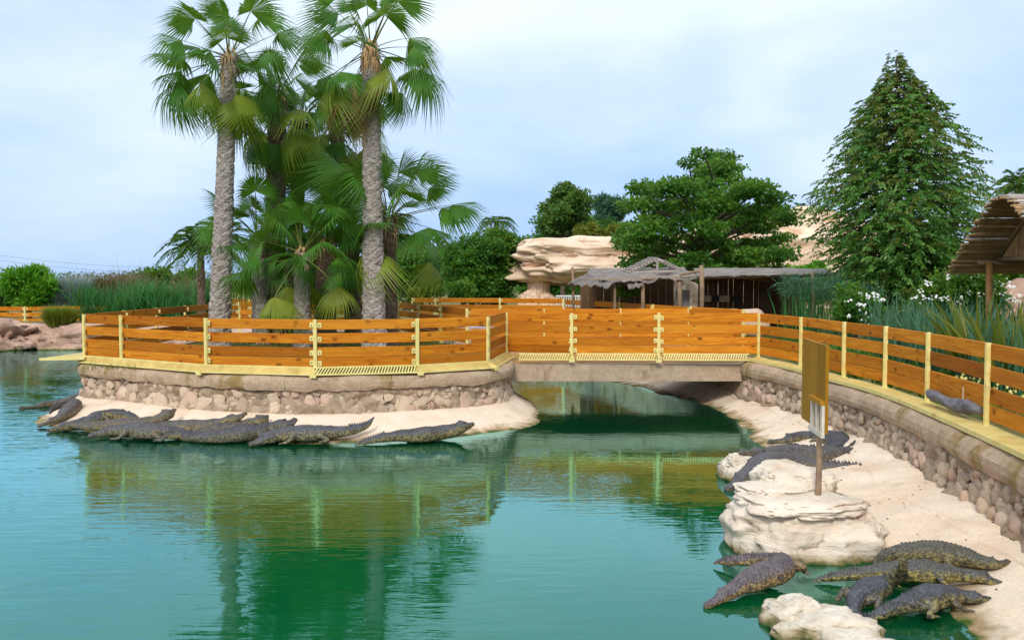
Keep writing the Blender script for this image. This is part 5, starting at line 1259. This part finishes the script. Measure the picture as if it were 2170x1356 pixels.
for x_, y_ in ((pz.x, 17.35), (pz.x + 3.4, 17.35), (pz.x + .1, 14.6), (pz.x + 3.4, 14.6)):
    mb = MB(); mb.tube([(x_, y_, .95), (x_ + .015, y_, 2.0), (x_, y_, 3.12)], [.065, .06, .062], 12); make('post', mb, M['pole_orange'], ht, smooth=True)

# ------------------------------------------------------------------ reed-roofed shelter across the bridge
sh = thing('reed_shelter', (4.5, 28, 1.0), 'long open shelter with ragged grey reed roofs behind the bridge', 'shelter')
def roof_sheet(name, corners, nx, ny, seed, sagz=.06, ripple=.012, rag=.05, mat='roof', th=.03):
    """corners: front-left, front-right, back-right, back-left; a wavy sheet of reeds with uneven ends"""
    fl, fr_, br_, bl = [Vector(c) for c in corners]; top = []; 
    for j in range(ny + 1):
        v = j / ny; row = []
        for i in range(nx + 1):
            u = i / nx; p = fl.lerp(fr_, u).lerp(bl.lerp(br_, u), v)
            z = sagz * fbm(Vector((u * 5, v * 2, seed)), 3) + ripple * (1 if i % 2 else -1)
            if j == 0: p = p - (bl - fl).normalized() * rag * (.5 + noise.noise(Vector((i * .9, seed, 0)))); z -= .03 * noise.noise(Vector((i * .7, seed, 5)))
            row.append(p + Vector((0, 0, z)))
        top.append(row)
    mb = MB(); mb.loft(top, False, False); n0 = len(mb.v)
    mb.loft([[q - Vector((0, 0, th)) for q in r_] for r_ in top], False, False, mi=1)
    for j in (0, ny): 
        for i in range(nx):
            a_, b_ = top[j][i], top[j][i + 1]; mb.add([a_, b_, b_ - Vector((0, 0, th)), a_ - Vector((0, 0, th))], [(0, 1, 2, 3)])
    make(name, mb, [M[mat], M['reed']], sh)
QQ = lambda x, y, Y: Q(x, y, Y)
roof_sheet('reed_roof', (QQ(1478, 584, 26.3), QQ(1768, 578, 26.0), QQ(1745, 569, 30), QQ(1470, 568, 30)), 150, 10, 1, .06, ripple=.005, rag=.03)
roof_sheet('reed_roof', (QQ(1240, 596, 26.6), QQ(1490, 590, 26.5), QQ(1450, 566, 30), QQ(1248, 570, 30)), 120, 8, 2, .12, ripple=.008, rag=.07)
roof_sheet('low_reed_roof', (QQ(1204, 600, 26.0), QQ(1292, 606, 26.0), QQ(1320, 583, 27.8), QQ(1240, 582, 27.8)), 46, 6, 3, .10, rag=.10)
roof_sheet('hanging_mat', (QQ(1333, 610, 26.4), QQ(1362, 604, 26.4), QQ(1372, 588, 27.0), QQ(1325, 588, 27.0)), 16, 4, 6, .05, rag=.05)
# little open gable
ap, gl_, gr_ = QQ(1393, 549, 28.2), QQ(1328, 580, 28.2), QQ(1452, 578, 28.2)
for a_, b_, nm in ((gl_, ap, 'gable_rafter'), (ap, gr_, 'gable_rafter'), (gl_ + Vector((0, 0, .02)), gr_ + Vector((0, 0, .05)), 'gable_tie'), (ap, QQ(1393, 580, 28.2), 'king_post')):
    mb = MB(); mb.tube([a_, b_], .045, 6); make(nm, mb, M['reed_grey'], sh)
for s in range(10):
    v = (s + .5) / 10
    for g_ in (gl_, gr_):
        if g_ is gr_ and s < 2: continue
        mb = MB(); q = ap.lerp(g_, v) + Vector((0, 0, .05)); mb.tube([q + Vector((0, -.1, 0)), q + Vector((0, 1.6, .05))], .03, 5); make('gable_reed', mb, M['reed_grey'], sh)
for px, y0, y1, Y, r in ((1213, 566, 650, 26.3, .04), (1301, 596, 655, 26.8, .05), (1361, 594, 655, 26.6, .06), (1439, 586, 660, 26.6, .075), (1486, 562, 660, 26.1, .07), (1656, 596, 660, 28.5, .07), (1722, 578, 690, 25.9, .055)):
    a_, b_ = Q(px, y0, Y), Q(px + 1, y1, Y); mb = MB(); mb.tube([a_, a_.lerp(b_, .5) + Vector((.015, 0, 0)), Vector((b_.x, Y, .95))], [r * .9, r, r], 9); make('post', mb, M['pole'], sh, smooth=True)
for (x0, y0, x1, y1, Y, r) in ((1208, 572, 1250, 570, 26.3, .03), (1236, 594, 1492, 588, 26.75, .045), (1480, 588, 1765, 583, 26.4, .05), (1440, 582, 1486, 574, 26.5, .04), (1470, 582, 1660, 596, 28.4, .04)):
    mb = MB(); mb.tube([Q(x0, y0, Y), Q(x1, y1, Y)], r, 7); make('beam', mb, M['pole'], sh)
# boarded back wall and counter
yb = 29.4
for k_ in range(16):
    a_, b_ = Q(1490, 596, yb), Q(1662, 596, yb); x0 = a_.x + (b_.x - a_.x) * k_ / 16; w_ = (b_.x - a_.x) / 16 - .012
    mb = MB(); mb.box((x0 + w_ / 2, yb + random.uniform(-.01, .01), 2.0), (w_, .04, 2.0)); make('wall_board', mb, M['shed_wood'], sh)
for k_ in range(12):
    a_, b_ = Q(1235, 600, yb), Q(1440, 600, yb); x0 = a_.x + (b_.x - a_.x) * k_ / 12; w_ = (b_.x - a_.x) / 12 - .014
    mb = MB(); mb.box((x0 + w_ / 2, yb + 1 + random.uniform(-.01, .01), 1.9), (w_, .04, 1.8)); make('wall_board', mb, M['shed_wood'], sh)
a_, b_ = Q(1490, 650, 28.6), Q(1655, 650, 28.6)
mb = MB(); mb.box(((a_.x + b_.x) / 2, 28.6, 1.55), (b_.x - a_.x, .06, .34)); make('counter_front', mb, M['shed_band'], sh)
mb = MB(); mb.box((Q(1661, 600, 28).x, 27.6, 1.95), (.06, 3.0, 1.95)); make('side_wall', mb, M['shed_wood'], sh)
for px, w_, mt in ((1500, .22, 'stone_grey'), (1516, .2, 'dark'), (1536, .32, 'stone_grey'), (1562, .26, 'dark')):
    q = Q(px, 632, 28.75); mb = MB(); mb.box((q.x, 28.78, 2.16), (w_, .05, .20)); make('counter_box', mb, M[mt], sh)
# pale notice board with a printed pattern
q = Q(1447, 622, 27.4); nb = thing('notice_board', (q.x, 27.4, 1.0), 'pale grey notice board standing by the shelter post', 'notice board')
mb = MB(); mb.box((q.x, 27.4, 2.1), (.42, .04, .72)); make('panel', mb, M['roof'], nb)
mb = MB()
for k_ in range(7):
    for s in range(3): mb.box((q.x - .12 + s * .12 + (k_ % 2) * .03, 27.376, 1.82 + k_ * .085), (.05, .004, .035), Matrix.Rotation(.6 * (1 if (k_ + s) % 2 else -1), 3, 'Y'))
make('print', mb, M['driftwood'], nb)
for s in (-.17, .17):
    mb = MB(); mb.box((q.x + s, 27.43, 1.4), (.03, .03, .8)); make('leg', mb, M['pole'], nb)
# small tree and pale jar under the roof
c, rad = T(1308, 1348, 602, 626, 28)
tree('potted_tree', 'small bright flat-topped tree under the shelter roof', (c.x, c.y, 1.0), blob_clumps(c, [r * .8 for r in rad], 7, .2, 74, .6), 'leaf_mid', 1500, .08, 74, .03, cat='tree')
# white balustrade
wb = thing('white_balustrade', (2, 34.6, 1.0), 'little white balustrade left of the shelter', 'balustrade')
a_, b_ = Q(1178, 630, 35), Q(1242, 630, 35)
mb = MB(); mb.box(((a_.x + b_.x) / 2, 35, 2.13), (b_.x - a_.x, .1, .06)); make('top_rail', mb, M['white'], wb)
mb = MB(); mb.box(((a_.x + b_.x) / 2, 35, 1.62), (b_.x - a_.x, .12, .1)); make('bottom_rail', mb, M['white'], wb)
for k_ in range(13):
    x_ = a_.x + (b_.x - a_.x) * (k_ + .5) / 13; mb = MB(); mb.tube([(x_, 35, 1.66), (x_, 35, 1.8), (x_, 35, 1.95), (x_, 35, 2.10)], [.025, .036, .026, .03], 7); make('baluster', mb, M['white'], wb)
mb = MB()
for s in (.04, .96): mb.box((a_.x + (b_.x - a_.x) * s, 35.1, 1.3), (.08, .08, .66))
make('footing', mb, M['white'], wb)

# ------------------------------------------------------------------ power lines far off
for k_, (ya, yb_) in enumerate(((534, 556), (545, 566))):
    a_, b_ = Q(-80, ya - 4, 150), Q(480, yb_ + 2, 190); pts = [a_.lerp(b_, i / 14) - Vector((0, 0, 1.6 * math.sin(math.pi * i / 14))) for i in range(15)]
    mb = MB(); mb.tube(pts, .022, 5); tag(make('power_line', mb, M['wire']), ('upper of the two faint power lines in the left sky', 'lower of the two faint power lines in the left sky')[k_], 'power line', 'faint power lines')
